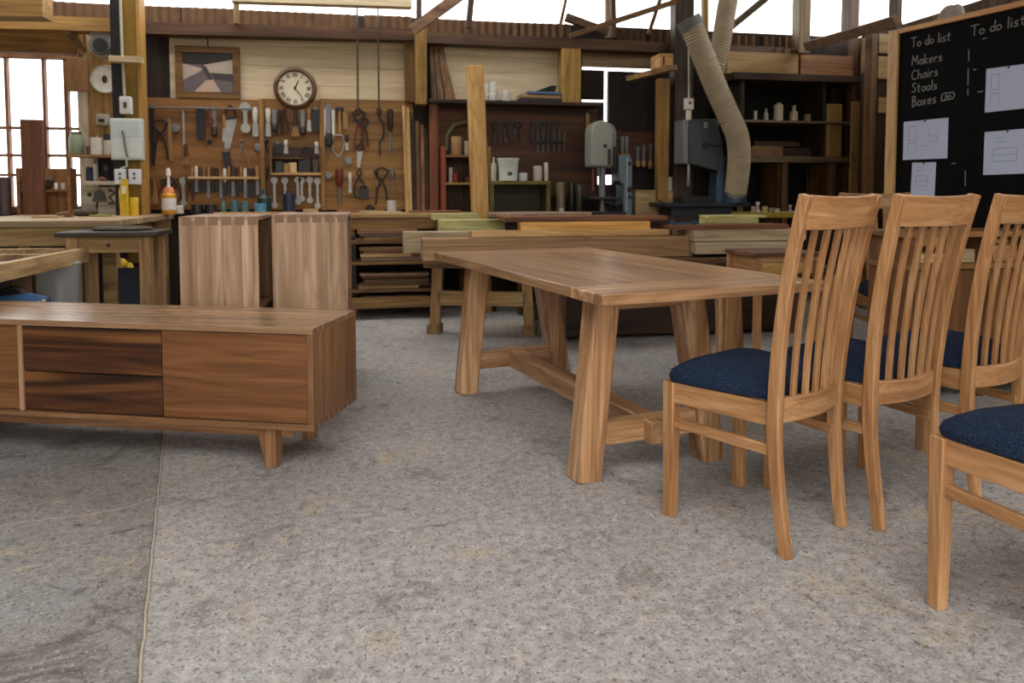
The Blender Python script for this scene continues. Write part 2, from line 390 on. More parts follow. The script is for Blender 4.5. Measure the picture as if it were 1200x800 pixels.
post('trim_12', 1017, 40, 1029, 228, 6.15, .1, WOOD('4a3018', '6d4b27', '856136', 'z', 1, .6), z0=0)
post('trim_13', 1050, -8, 1058, 34, 5.6, .1, WOOD('2a2015', '4a3a26', '5e4b33', 'z', 1, .6))
# roof timbers seen against the sky
def strut(name, p0, p1, wy0, wy1, w, mat, d=None):
    a, b = aty(p0[0], p0[1], wy0), aty(p1[0], p1[1], wy1)
    o = MB().bar(a, b, w, d or w, ref=(0, 1, 0)).build(name, mat); o['kind'] = 'structure'; return o
TB = WOOD('4a3018', '77542f', '946f45', 'x', 1, .7)
strut('trim_14', (484, 35), (548, -12), 6.9, 6.6, .09, WOOD('5f4636', '8c6c56', 'a5856b', 'x', 1, .7))
strut('trim_15', (491, -8), (491, 36), 7.15, 7.15, .05, darkwood('z'))
strut('trim_16', (553, -10), (549, 33), 7.1, 7.1, .055, darkwood('z'))
strut('trim_17', (668, 42), (792, 2), 6.9, 6.8, .05, TB)
strut('trim_18', (718, -6), (719, 45), 7.2, 7.2, .05, WOOD('3a2a1c', '5c4733', '775f46', 'z', 1, .7))
strut('trim_19', (712, -6), (712, 44), 7.3, 7.3, .05, WOOD('a98a6c', 'c8ab8c', 'd8bfa2', 'z', 1, .7))
strut('trim_20', (775, -5), (760, 40), 7.3, 7.3, .035, TB); strut('trim_21', (664, -5), (657, 28), 7.3, 7.3, .03, TB)
strut('trim_22', (855, 33), (905, -8), 6.9, 6.6, .06, WOOD('4d4234', '75695a', '8d8171', 'x', 1, .7))
strut('trim_23', (663, 20), (712, 38), 7.0, 7.0, .07, WOOD('3a2a1a', '5c4428', '7c6040', 'x', 1, .7))
strut('trim_24', (826, -6), (826, 60), 7.15, 7.15, .055, WOOD('6b4f22', '90702f', 'a98846', 'z', 1, .7))
strut('trim_25', (946, 54), (1052, 24), 7.0, 5.4, .09, WOOD('4d3520', '6f5032', '8a6a48', 'x', 1, .7), .06)
strut('trim_26', (262, -6), (1, -12), 6.5, 6.0, .06, TB)
strut('trim_27', (277, -6), (277, 28), 7.15, 7.15, .045, WOOD('6a5236', '8f7350', 'a48965', 'z', 1, .7))
strut('trim_28', (272, -3), (482, 4), 6.9, 6.9, .09, WOOD('a39478', 'c9b998', 'd8caa9', 'x', .6, .7), .12)
# window bay on the left: heavy timbers above the frame
m = MB(); plank_px(m, -60, 14, 31, 134, 21, 37, 6.9, .16); struct(m.build('trim_29', WOOD('6a4a22', '9a7338', 'b8924f', 'x', .8, .6)))
m = MB(); plank_px(m, -60, -10, 18, 50, -8, 19, 6.5, .2); struct(m.build('trim_30', WOOD('7a5526', 'a67f44', 'c49b5a', 'x', .8, .6)))
m = MB(); plank_px(m, -60, 34, 58, 92, 38, 63, 7.1, .12); struct(m.build('trim_31', WOOD('6a481f', '8f6930', 'a5803f', 'x', .8, .6)))
strut('trim_32', (76, 34), (98, 56), 6.95, 7.1, .05, WOOD('5a4530', '86694c', 'a08262', 'x', 1, .7))
post('trim_33', 96, 62, 106, 250, 7.25, .1, WOOD('b3a58c', 'd2c6ad', 'ded4bf', 'z', .7, .7))
post('trim_34', 105, 35, 136, 182, 7.2, .08, WOOD('6d4a22', '97703a', 'b08a50', 'z', .8, .6))
# timber-framed window
a, b, c, d = R(-40, 62, 97, 249, YW); fr = MB(); WF = WOOD('6a3f26', '8c5c3c', 'a67852', 'z', 1, .6)
fr.box(a-.4, b, YW-.02, YW+.08, d-.06, d); fr.box(a-.4, b, YW-.02, YW+.08, c, c+.05); fr.box(b-.05, b, YW-.02, YW+.08, c, d)
wr = struct(fr.build('window_1', WF))
m = MB()
for px in (8, 52, 78): 
    q = aty(px, 120, YW); wdt = .024 if px != 78 else .036; m.box(q.x-wdt/2, q.x+wdt/2, YW-.01, YW+.05, c, d)
for py in (150, 182, 205):
    q = aty(40, py, YW); m.box(a-.4, b, YW, YW+.04, q.z-.013, q.z+.013)
m.build('glazing_bars', WF, wr)
gm, nt, bb = nodes('window_glass'); bb.inputs['Transmission Weight'].default_value = 1; bb.inputs['Roughness'].default_value = .02; bb.inputs['IOR'].default_value = 1.02; bb.inputs['Base Color'].default_value = (.96, .98, 1, 1)
MB().box(a-.4, b-.05, YW+.02, YW+.026, c, d).build('window_pane', gm, wr)

# ================================================================ FOREGROUND FURNITURE
# ---------------------------------------------------------------- dining table
tb = thing('dining_table', 'long walnut dining table with splayed trestle legs on the concrete floor', 'table', (atz(706, 345.6, .75).x, atz(706, 345.6, .75).y, 0), math.radians(12))
TL, TW, TT = 1.915, 1.0, .04
m = MB().box(0, TW, .235, TL-.235, .75-TT, .75); m.build('tabletop', tablewood('y', .165, 'x'), tb, .003)
for y0, y1 in ((0, .234), (TL-.234, TL)):
    MB().box(0, TW, y0, y1, .75-TT, .75).build('breadboard_end', tablewood('x', .12, 'y'), tb, .003)
def octo(w, d, ch): return [(-w/2+ch,-d/2),(w/2-ch,-d/2),(w/2,-d/2+ch),(w/2,d/2-ch),(w/2-ch,d/2),(-w/2+ch,d/2),(-w/2,d/2-ch),(-w/2,-d/2+ch)]
for sx, ly in ((0, .285), (1, .285), (0, TL-.285), (1, TL-.285)):
    xf, xt = (.09, .165) if sx == 0 else (.675, .55)
    m = MB().sweep([(xf, ly, 0), (xt, ly, .71)], [octo(.105, .1, .008), octo(.115, .1, .008)], (0, 1, 0))
    m.build('leg', tablewood('z'), tb, .002)
for ly in (.285, TL-.285):
    MB().box(.12, .66, ly-.03, ly+.03, .125, .215).build('cross_stretcher', tablewood('x'), tb, .004)
    MB().box(.14, .6, ly-.04, ly+.04, .65, .71).build('top_bearer', tablewood('x'), tb, .003)
MB().box(.385-.045, .385+.045, .285-.08, TL-.285+.1, .12, .21).build('long_stretcher', tablewood('y'), tb, .004)
# ---------------------------------------------------------------- chairs
fab, nt, bb = nodes('navy_wool_fabric'); L = nt.links.new
tc = N(nt, 'ShaderNodeTexCoord'); n1 = N(nt, 'ShaderNodeTexNoise', Scale=420.0, Detail=2.0, Roughness=.7); n2 = N(nt, 'ShaderNodeTexVoronoi', Scale=300.0)
L(tc.outputs['Object'], n1.inputs['Vector']); L(tc.outputs['Object'], n2.inputs['Vector'])
r = ramp(nt, [(.32, srgb('070c15')), (.5, srgb('141f33')), (.7, srgb('3f516e'))]); L(n1.outputs['Fac'], r.inputs['Fac']); L(r.outputs['Color'], bb.inputs['Base Color'])
bb.inputs['Roughness'].default_value = .95; bb.inputs['Specular IOR Level'].default_value = .15
bp = N(nt, 'ShaderNodeBump', Strength=.5, Distance=.003); L(n2.outputs['Distance'], bp.inputs['Height']); L(bp.outputs['Normal'], bb.inputs['Normal'])

def lerp(a, b, t): return a+(b-a)*t
def make_chair(label):
    t = thing('dining_chair', label, 'chair', group='slat back dining chairs with navy seats')
    def yat(z):
        u = z-.38
        return -.166-.02*u-.175*u*u if u > 0 else -.166-.04*(-u/.38)**1.6
    prof = [(yat(z), z) for z in [1.09*k/18 for k in range(19)]]
    def xat(z): return lerp(.168, .182, min(1, z/.45)) if z < .45 else lerp(.182, .212, (z-.45)/.64)
    H = [honey(a) for a in 'xyz']
    for sx in (-1, 1):
        pts = [(sx*xat(z), y, z) for y, z in prof]; secs = []
        for y, z in prof:
            w = .03; d = lerp(.032, .04, min(1, z/.4)) if z < .45 else lerp(.04, .032, (z-.45)/.64)
            secs.append([(-w/2,-d/2),(w/2,-d/2),(w/2,d/2),(-w/2,d/2)])
        MB().sweep(pts, secs, (0, 1, 0)).build('rear_leg_post', H[2], t, .003)
        MB().bar((sx*.2, .206, 0), (sx*.2, .206, .462), .036, .036, .044, .044).build('front_leg', H[2], t, .003)
        MB().bar((sx*.2, .19, .427), (sx*.172, -.17, .427), .022, .07, ref=(0, 0, 1)).build('seat_rail', H[1], t, .002)
        MB().bar((sx*.2, .19, .325), (sx*.17, -.17, .315), .02, .034, ref=(0, 0, 1)).build('side_stretcher', H[1], t, .004)
    MB().box(-.18, .18, .195, .217, .392, .462).build('seat_rail', H[0], t, .002)
    # bowed lower back rail and crest rail
    def arc(x, half, bow): return -bow*(1-(x/half)**2)
    m = MB(); xs = [-.166+.316*k/10 for k in range(11)]
    m.sweep([(x, yat(.45)+arc(x, .166, .028), .44) for x in xs], [[(-.036,-.012),(.036+.006*(abs(x)/.166), -.012),(.036+.006*(abs(x)/.166), .012),(-.036,.012)] for x in xs], (0, 1, 0))
    m.build('lower_back_rail', H[0], t, .003)
    m = MB(); xs = [-.203+.406*k/12 for k in range(13)]
    m.sweep([(x, yat(1.035)-.004+arc(x, .203, .016), 1.037) for x in xs],
            [[(-.047-.003*(1-(x/.203)**2),-.011),(.053-.006*(1-(x/.203)**2),-.02),(.053-.006*(1-(x/.203)**2), .004),(-.047-.003*(1-(x/.203)**2),.013)] for x in xs], (0, 1, 0))
    m.build('crest_rail', H[0], t, .003)
    for k in range(NSLAT):
        u = (k+1)/(NSLAT+1)*2-1
        zs = [.47+.53*q/9 for q in range(10)]
        pts = [(u*lerp(.164, .195, (z-.47)/.53), yat(z)+arc(u, 1, lerp(.024, .016, (z-.47)/.53)), z) for z in zs]
        MB().rib(pts, .024, .013, (0, 1, 0)).build('back_slat', H[2], t, .002)
    # domed cushion
    m = MB(); n = 24; rings = []
    def outl(a, s):
        x, y = math.cos(a), math.sin(a); p = .32
        X = math.copysign(abs(x)**p, x); Y = math.copysign(abs(y)**p, y)
        yy = .034+Y*.196; hw = lerp(.168, .224, (yy+.162)/.392)
        return X*hw*s, .0+yy*s
    for s, z in ((.95, .463), (1.01, .466), (1.03, .48), (1.0, .499), (.92, .514), (.78, .534), (.55, .548), (.28, .554)):
        rings.append([m.bm.verts.new((*outl(2*math.pi*(k+.5)/48, s), z)) for k in range(48)])
    for A, B in zip(rings, rings[1:]):
        for k in range(48): m._f([A[k], A[(k+1) % 48], B[(k+1) % 48], B[k]], True)
    m._f(rings[0][::-1]); f = m._f(rings[-1], True)
    m.build('seat_cushion', fab, t)
    return t
NSLAT = 5
ch = make_chair('honey timber slat-back chair with navy seat closest to the dining table corner')
ch.location = (1.282, 2.231, 0); ch.rotation_euler = (0, 0, math.radians(28))
dup(ch, (1.722, 2.332, 0), math.radians(20), 'honey timber slat-back chair in the middle of the row of three')
dup(ch, (2.2, 2.45, 0), math.radians(20), 'slat-back chair at the end of the row, cut off by the picture edge')
fl = atz(1098, 711, 0); a4 = math.radians(6)
off = Matrix.Rotation(a4, 3, 'Z') @ Vector((-.2, .206, 0))
dup(ch, (fl.x-off.x, fl.y-off.y, 0), a4, 'foreground chair of which only the speckled navy seat and front leg show')
# ---------------------------------------------------------------- low media cabinet
A = math.radians(-20.3); CL, CD, CB, CT = 1.94, .46, .165, .57
fx = Vector((-.205, 2.938, 0)); ex = Vector((math.cos(A), math.sin(A), 0))
cab = thing('media_cabinet', 'long low walnut cabinet with flush drawers and door on the left of the floor', 'cabinet', fx-ex*CL, A)
t = .024
def panel_with_pins(m, x0, x1, y0, y1, z0, z1): m.box(x0, x1, y0, y1, z0, z1)
MB().box(0, CL, 0, CD, CT-t, CT).build('top_panel', WOOD('7d5e45', 'a3805f', 'bd9a78', 'x', 1.3, .24, .115, 'y', .12), cab, .0015)  # wood lightened to imitate window sheen on the top
MB().box(0, CL, 0, CD, CB, CB+t).build('bottom_panel', walnut('x', .115, 'y'), cab, .0015)
endg = M('6d4b31', .5, 0, .12, 60)
for x0 in (0, CL-t):
    m = MB().box(x0, x0+t, .0005, CD-.0005, CB+t, CT-t)
    m.mi = 1
    for k in range(9):
        y = .012+k*(CD-.03)/8.6
        for z0, z1 in ((CT-t+.0008, CT-.0008), (CB+.0008, CB+t-.0008)): m.box(x0-.0008, x0+t+.0008, y, y+.026, z0-.0006, z1)
    m.build('side_panel', [WOOD('5f4028', '7f5939', '99734e', 'z', 1.3, .45, .11, 'y', .06, rings=.4), endg], cab, .0012)
MB().box(t, CL-t, CD-.012, CD-.004, CB+t, CT-t).build('back_panel', walnut('x'), cab)
MB().box(t+.62, t+.638, .001, CD-.02, CB+t, CT-t).build('divider', WOOD('8d6a4a', 'b08a66', 'c5a27e', 'z', 1, .45), cab)
xd0, xd1 = CL-t-.62, CL-t
MB().box(xd0+.001, xd1-.003, .006, .026, CB+t+.003, CT-t-.003).build('door', doorwood('x'), cab, .0012)
MB().box(t+.002, t+.617, .006, .026, CB+t+.003, CT-t-.003).build('door', doorwood('x'), cab, .0012)
zm = CB+t+(CT-CB-2*t)*.475
for z0, z1 in ((CB+t+.003, zm-.005), (zm-.001, CT-t-.003)):
    d = MB().box(t+.641, xd0-.004, .006, .026, z0, z1).build('drawer', richwalnut('x'), cab, .0012)
    MB().box(t+.65, xd0-.012, .026, CD-.06, z0+.012, z1-.02).build('drawer_box', pine('y'), d)
MB().box(.12, CL-.12, .075, .095, CB-.055, CB).build('base_rail', walnut('x'), cab, .002)
MB().box(.12, CL-.12, CD-.095, CD-.075, CB-.055, CB).build('base_rail', walnut('x'), cab, .002)
for sx in (0, 1):
    for y in (.045, CD-.075):
        x = CL-.205 if sx else .205
        dx = .012 if sx else -.012
        MB().bar((x+dx, y+.0, 0), (x-dx*.6, y+.012, CB), .05, .05, .078, .07, ref=(0, 1, 0)).build('leg', walnut('z'), cab, .002)
# ---------------------------------------------------------------- two tall carcasses behind the low cabinet
def tall_carcass(px0, px1, py, wy, label):
    a = aty(px0, py, wy); b = aty(px1, py, wy); w = b.x-a.x; h = a.z; d = .5
    r = thing('tall_cabinet', label, 'cabinet', (a.x, wy, 0), math.radians(-1.5), 'tall dovetailed walnut carcasses')
    t = .02; n = 6
    m = MB().box(.0, w, 0, t, .05, h-t); m.mi = 1
    for k in range(n):
        x = w*(k+.12)/n; m.box(x+w*.055/n*2, x+w*.85/n, -.0006, t, h-t*2.2, h-.0007)
    m.build('side_panel', [WOOD('8d6b4e', 'b39173', 'd3b596', 'z', .9, .5, .1, 'x', .1, rings=.5), M('86684e', .6, 0, .12, 40)], r, .001)
    m = MB().box(.0, w, d-t, d, .05, h-t); m.build('side_panel', walnut('z', .1, 'x'), r)
    MB().box(.0, w, 0, d, h-t, h).build('top_panel', WOOD('8a684f', 'a98770', 'bd9f86', 'y', .8, .5, .1, 'x', .1), r, .0015)
    MB().box(.0, w, t, d-t, .05, .05+t).build('bottom_panel', walnut('y'), r)
    MB().box(.0, .01, t, d-t, .07, h-t).build('back_panel', walnut('z'), r)
    MB().box(.02, w-.001, t+.02, d-t-.02, .48, .48+t).build('shelf', walnut('y'), r)
    for x in (.03, w-.03):
        for y in (.04, d-.04): MB().box(x-.02, x+.02, y-.02, y+.02, 0, .05).build('foot', walnut('z'), r)
tall_carcass(209, 302, 254, 3.95, 'tall dovetailed walnut carcass standing behind the media cabinet beside the small workshop table')
tall_carcass(318, 406.5, 251.5, 4.2, 'tall dovetailed walnut carcass at the end of the media cabinet, next to the lumber rack')
# ---------------------------------------------------------------- workbenches along the wall
def bench(name, label, x0, x1, y0, y1, h, th, apron, legs, mt, ma):
    r = thing(name, label, 'workbench', ((x0+x1)/2, (y0+y1)/2, 0))
    X0, X1, Y0, Y1 = x0-(x0+x1)/2, x1-(x0+x1)/2, y0-(y0+y1)/2, y1-(y0+y1)/2
    MB().box(X0, X1, Y0, Y1, h-th, h).build('bench_top', mt, r, .004)
    if apron:
        MB().box(X0+.02, X1-.02, Y0+.03, Y0+.07, h-th-apron, h-th).build('apron', ma, r, .003)
        MB().box(X0+.02, X1-.02, Y1-.07, Y1-.03, h-th-apron, h-th).build('apron', ma, r, .003)
    for lx in legs:
        q = X0+(X1-X0)*lx
        for yy in (Y0+.12, Y1-.1): MB().box(q-.045, q+.045, yy-.045, yy+.045, 0, h-th-.0005).build('leg', ma, r, .003)
    return r
a = atz(-30, 259, .9); b = atz(138, 258, .9)
wb = bench('window_workbench', 'pale timber workbench under the window with deep front apron', a.x-.3, b.x, 5.55, 7.1, .9, .045, .13, (.03, .93), WOOD('7d664a', 'a58c6a', 'c9b493', 'x', .8, .6, .2, 'y'), benchwood('x'))
b0, b1 = atz(150, 254, .9), atz(566, 249, .9)
wall_bench = bench('wall_workbench', 'long dark-edged workbench in front of the tool boards', -1.3, 1.02, 6.72, 7.34, .9, .04, .1, (.02, .5, .97), WOOD('8a6c40', 'b3925c', 'cbb07c', 'x', .8, .6, .15, 'y'), WOOD('5a3d1d', '86602f', 'a2793f', 'x', 1, .6))
# small table with dark top
p = atz(108, 268, .84); q = atz(192, 268, .84)
st = thing('small_workshop_table', 'small timber table with dark slab top and square legs beside the metal drum', 'table', ((p.x+q.x)/2, p.y-.19, 0))
w = q.x-p.x
MB().box(-w/2-.06, w/2+.05, -.3, .12, .84-.03, .84).build('table_top', M('3b332c', .5, 0, .3, 6), st, .006)
MB().box(-w/2+.02, w/2-.02, -.25, -.22, .84-.135, .84-.03).build('apron', benchwood('x'), st, .002)
MB().ball((-.005, -.255, .84-.085), .012).build('apron_hole', BLACK, st)
MB().box(-w/2+.02, w/2-.02, .04, .07, .84-.135, .84-.03).build('apron', benchwood('x'), st, .002)
for x in (-w/2+.03, w/2-.03):
    for y in (-.235, .06): MB().box(x-.035, x+.035, y-.035, y+.035, 0, .84-.03).build('leg', WOOD('7d5c3a', 'a98558', 'c4a274', 'z', 1, .6), st, .003)
    MB().box(x-.015, x+.015, -.2, .03, .12, .17).build('stretcher', benchwood('y'), st)
# crumpled dark cloth and pale offcuts on the small table
m = MB(); 
for k, (x, y, s) in enumerate(((.02, -.1, .17), (.1, -.05, .12), (-.06, -.08, .1))): m.ball((p.x+w/2+x, p.y-.19+y, .84+.012), (s, .09, .018), 12)
tag(m.build('polishing_rag', M('4a4038', .9, 0, .4, 25)), 'crumpled dark rag lying on the small slab-topped table', 'rag')
# open frame of timber lying on trestle at the far left
fr_ = thing('workbench_frame', 'low bench with open panelled frame top at the left edge of the picture', 'workbench')
T1, T2, T3 = atz(-50, 319, .74), atz(104, 290, .74), atz(60, 288, .74)
u = (T2-T1).normalized(); v = Vector((u.y, -u.x, 0)); v = -v if v.x > 0 else v
fr_.location = (T1.x, T1.y, 0)
L_ = (T2-T1).length; D_ = .75
def fb(m, a0, a1, b0, b1, z0, z1):
    q = [u*a+v*b for a, b in ((a0, b0), (a1, b0), (a1, b1), (a0, b1))]
    return m.hexa([c+Vector((0, 0, z0)) for c in q]+[c+Vector((0, 0, z1)) for c in q])
FW = WOOD('7d6040', 'a5865c', 'c4a87c', 'y', .8, .6)
for b0_, b1_ in ((0, .05), (D_-.05, D_)): fb(MB(), 0, L_, b0_, b1_, .65, .74).build('frame_rail', FW, fr_, .003)
for a0_ in (0, L_*.33, L_*.66, L_-.05): fb(MB(), a0_, a0_+.05, .05, D_-.05, .67, .74).build('cross_rail', FW, fr_, .003)
fb(MB(), .02, L_-.02, .03, D_-.03, .655, .672).build('panel', WOOD('3a3028', '55483a', '6b5c4a', 'y', .8, .6), fr_)
for a_, b_ in ((L_*.5, .05), (L_-.15, .05), (L_*.5, D_-.1), (L_-.15, D_-.1)): fb(MB(), a_, a_+.07, b_, b_+.07, 0, .65).build('leg', oldwood('z'), fr_, .003)
# metal drum, tools under the frame bench
q = atz(69, 372, 0); dy = 5.0
c = aty(69, 330, dy)
dr = MB().lathe([(.125, 0), (.125, .02), (.12, .03), (.12, .3), (.124, .31), (.12, .32), (.12, .63), (.125, .64), (.125, .66), (.11, .67), (.02, .68)], (c.x, dy, 0), 32).build('metal_drum', M('aeb2b4', .38, .6, .1, 3))
tag(dr, 'shiny galvanised metal drum standing under the framed bench', 'drum')
c = aty(40, 345, 4.3); zs_ = .435
ls = thing('low_stand', 'low dark plank stand under the framed bench, carrying the blue power tool', 'stand', (c.x, 4.3, 0))
MB().box(-.3, .25, -.17, .17, zs_-.04, zs_).build('stand_board', oldwood('x'), ls, .003)
for x in (-.26, .16):
    for y in (-.14, .09): MB().box(x, x+.05, y, y+.05, 0, zs_-.04).build('leg', oldwood('z'), ls)
r = thing('power_planer', 'blue handheld power tool lying behind the media cabinet', 'power tool', (c.x, 4.34, zs_+.0005))
MB().box(-.22, .06, -.05, .05, 0, .02).build('sole_plate', DSTEEL, r, .004)
MB().sweep([(-.2, 0, .065), (-.05, 0, .075), (.05, 0, .06)], [octo(.09, .08, .02), octo(.1, .1, .02), octo(.08, .08, .02)], (0, 1, 0)).build('housing', M('3c5f8c', .45), r)
MB().tube([(-.05, 0, .11), (-.1, 0, .15), (-.2, 0, .13), (-.22, 0, .1)], .018).build('handle', BLACK, r)
for px, lab, h, col in ((44.5, 'small clear plastic bottle beside the blue power tool', .1, 'b9c4cc'), (51, 'small white plastic bottle beside the metal drum', .11, 'd8d2c4')):
    c = aty(px, 348, 4.18); z = zs_+.0005
    o = MB().lathe([(.018, z), (.02, z+.01), (.02, z+h*.7), (.009, z+h*.85), (.009, z+h)], (c.x, 4.18, 0), 14).build('plastic_bottle', M(col, .4)); tag(o, lab, 'bottle')
# yellow jacket clutter below the small table
c = aty(142, 312, 5.75)
o = MB().ball((c.x, 5.75, c.z), (.05, .05, .06)).build('yellow_ear_muffs', M('d0a81a', .5)); tag(o, 'yellow ear muffs seen between the legs of the small table', 'ear muffs')
for dx in (-.06, .06): MB().ball((c.x+dx, 5.73, c.z-.02), (.03, .05, .05)).build('ear_cup', M('d0a81a', .5), o)
MB().tube([(c.x-.05, 5.73, c.z), (c.x-.03, 5.73, c.z-.1), (c.x+.03, 5.73, c.z-.1), (c.x+.06, 5.73, c.z)], .008).build('headband', BLACK, o)
a, b, z0, z1 = R(131, 318, 175, 348, 5.85)
bx = thing('storage_crate', 'dark open crate standing below the small slab-topped table', 'crate', ((a+b)/2, 5.85, 0)); w2 = (b-a)/2
for k, (x0, x1, y0, y1, zt) in enumerate(((-w2, w2, -.2, -.18, .56), (-w2, w2, .18, .2, .56), (-w2, -w2+.02, -.18, .18, .56), (w2-.02, w2, -.18, .18, .56), (-w2, w2, -.2, .2, .02))):
    MB().box(x0, x1, y0, y1, 0.02 if k < 4 else 0, zt).build('side_board' if k < 4 else 'base_board', M('26303c', .7) if k == 0 else darkwood('x'), bx)
# ---------------------------------------------------------------- lumber rack under the wall bench
x0, x1 = aty(408, 300, 6.75).x, aty(500, 300, 6.75).x
rk = thing('lumber_rack', 'low rack below the wall bench, loaded with offcut boards', 'rack', ((x0+x1)/2, 6.6, 0))
hw = (x1-x0)/2
for z in (.12, .26, .5, .68):
    MB().box(-hw, hw+.12, -.15, .3, z-.03, z).build('shelf', WOOD('4a3018', '77542f', '946f45', 'x', 1, .7), rk, .003)
for x in (-hw+.04, hw+.05):
    for y in (-.1, .25): MB().box(x-.03, x+.03, y-.03, y+.03, 0, .72).build('upright', darkwood('z'), rk)
MB().box(-hw, hw+.12, -.17, -.15, .1, .19).build('front_rail', WOOD('6a4a26', '93703f', 'ad8a56', 'x', 1, .7), rk, .003)
k = 0; rnd = random.Random(5)
woods = [pine('x'), oldwood('x'), walnut('x'), WOOD('6a4a26', '93703f', 'ad8a56', 'x', 1, .7), redwood('x')]
for zb, lev, n in ((.12, 'bottom', 3), (.26, 'second', 5), (.5, 'third', 4), (.68, 'top', 3)):
    z = zb
    for i in range(n):
        th = rnd.uniform(.02, .035); x_a = x0+.08+rnd.uniform(0, .06); x_b = x1+.012-rnd.uniform(0, .12); ya = 6.46+rnd.uniform(-.03, .04)
        o = MB().box(x_a, x_b, ya, ya+rnd.uniform(.12, .26), z+.001, z+th).build('offcut_board', woods[rnd.randrange(5)], bevel=.002)
        tag(o, 'rough offcut board, %s from the bottom on the %s shelf of the lumber rack' % (ORD[i], lev), 'board', 'offcut boards in the lumber rack'); z += th+.001
# ---------------------------------------------------------------- long timbers on trestles behind the dining table
def sawhorse(name, label, px, py, wy, w, h, rot=0):
    g = atz(px, py, 0); r = thing(name, label, 'trestle', (g.x+math.sin(rot)*w*.575, wy-math.cos(rot)*w*.575, 0), rot, 'timber trestles under the long boards')
    for y in (-w/2, w/2):
        MB().bar((0, y*1.06, 0.04), (0, y*.98, h-.07), .08, .06, ref=(1, 0, 0)).build('leg', WOOD('6a4d2c', '8f6e44', 'aa8758', 'z', 1, .6), r, .003)
        MB().box(-.07, .07, y*1.06-.05, y*1.06+.05, 0, .07).build('foot', WOOD('6a4d2c', '8f6e44', 'aa8758', 'x', 1, .6), r, .004)
    MB().box(-.05, .05, -w/2-.1, w/2+.1, h-.07, h).build('top_beam', WOOD('6a4d2c', '8f6e44', 'aa8758', 'y', 1, .6), r, .004)
    MB().box(-.03, .03, -w/2, w/2, .22, .33).build('cross_rail', benchwood('y'), r, .003)
    return r
HB = .58
sawhorse('timber_trestle', 'timber trestle with rounded foot next to the dining table, under the long beams', 505, 389, 5.75, .7, HB, 1.25)
def beam_px(name, label, x0, yt, yb, x1, wy, d, mat, cat='timber', mo=None, rz=0):
    a = aty(x0, yb, wy); b = aty(x1, yb, wy); zt = aty(x0, yt, wy).z
    m = MB().box(a.x, b.x, wy, wy+d, a.z, zt)
    o = m.build(name, mat, bevel=.004); tag(o, label, cat); return o
b1 = beam_px('timber_beam', 'thick grey-ended timber beam resting behind the dining table', 495, 280, 306, 812, 5.2, .16, [WOOD('7d5c3c', 'a8825a', 'c39d74', 'x', .7, .6)])
zb = aty(495, 306, 5.2).z
b2 = beam_px('timber_beam', 'pale square-ended timber beam behind the grey-ended one', 473, 272, 297, 600, 5.55, .15, [paleraw('x')])
# supports: a long assembly bench under the timbers
s = bench('assembly_bench', 'low assembly bench behind the dining table, piled with long boards', 1.3, 3.3, 5.1, 6.55, zb-.002, .05, .08, (.04, .97), oldwood('x'), oldwood('z'))
MB().box(-.98, .98, -.6, -.57, .03, zb-.14).build('shade_panel', darkwood('x'), s); MB().box(-.98, .98, -.57, .6, .1, .13).build('lower_shelf', darkwood('x'), s)  # dark panel and lower shelf added to imitate the shade beneath
o = beam_px('live_edge_slab', 'pale live-edge slab, lower of the two stacked beside the front chair', 815, 284, 298, 940, 5.1, .4, paleraw('x'), 'slab')
o = beam_px('live_edge_slab', 'pale live-edge slab, upper of the two stacked beside the front chair', 813, 270, 283, 945, 5.1, .4, paleraw('x'), 'slab')
o = beam_px('walnut_slab', 'dark brown slab lying across the pale live-edge slabs', 786, 264, 269.5, 925, 5.15, .28, redwood('x'), 'slab')
o = beam_px('pine_board', 'long thin pine board on top of the grey-ended beam', 553, 271, 278.5, 785, 5.22, .14, pine('x'), 'board')
zt = aty(553, 271, 5.22).z
o = beam_px('pine_board', 'short orange pine board lying on the long thin pine board', 610, 260.5, 270.5, 762, 5.26, .12, WOOD('b07a30', 'd29c4e', 'e0b468', 'x', .7, .55), 'board')
o = beam_px('redwood_board', 'thin reddish board on top of the orange pine board', 592, 254, 260, 782, 5.3, .3, redwood('x'), 'board')
# rounded table top lying on the pile
m = MB(); a = aty(578, 255, 5.4); b = aty(706, 253.5, 5.4); z0 = a.z
pts = [(a.x+(b.x-a.x)*(.5-.5*math.cos(math.pi*k/20)), math.sin(math.pi*k/20)*.3) for k in range(21)]
m.prism([(x, 5.4+.3-y) for x, y in pts]+[(x, 5.4+.3+y) for x, y in pts[::-1][1:-1]], z0, z0+.028, 'xy')
tag(m.build('oval_table_top', WOOD('6f5844', '9a8069', 'b59c84', 'x', .8, .5), bevel=.004), 'loose oval table top lying on the pile of boards', 'table top')
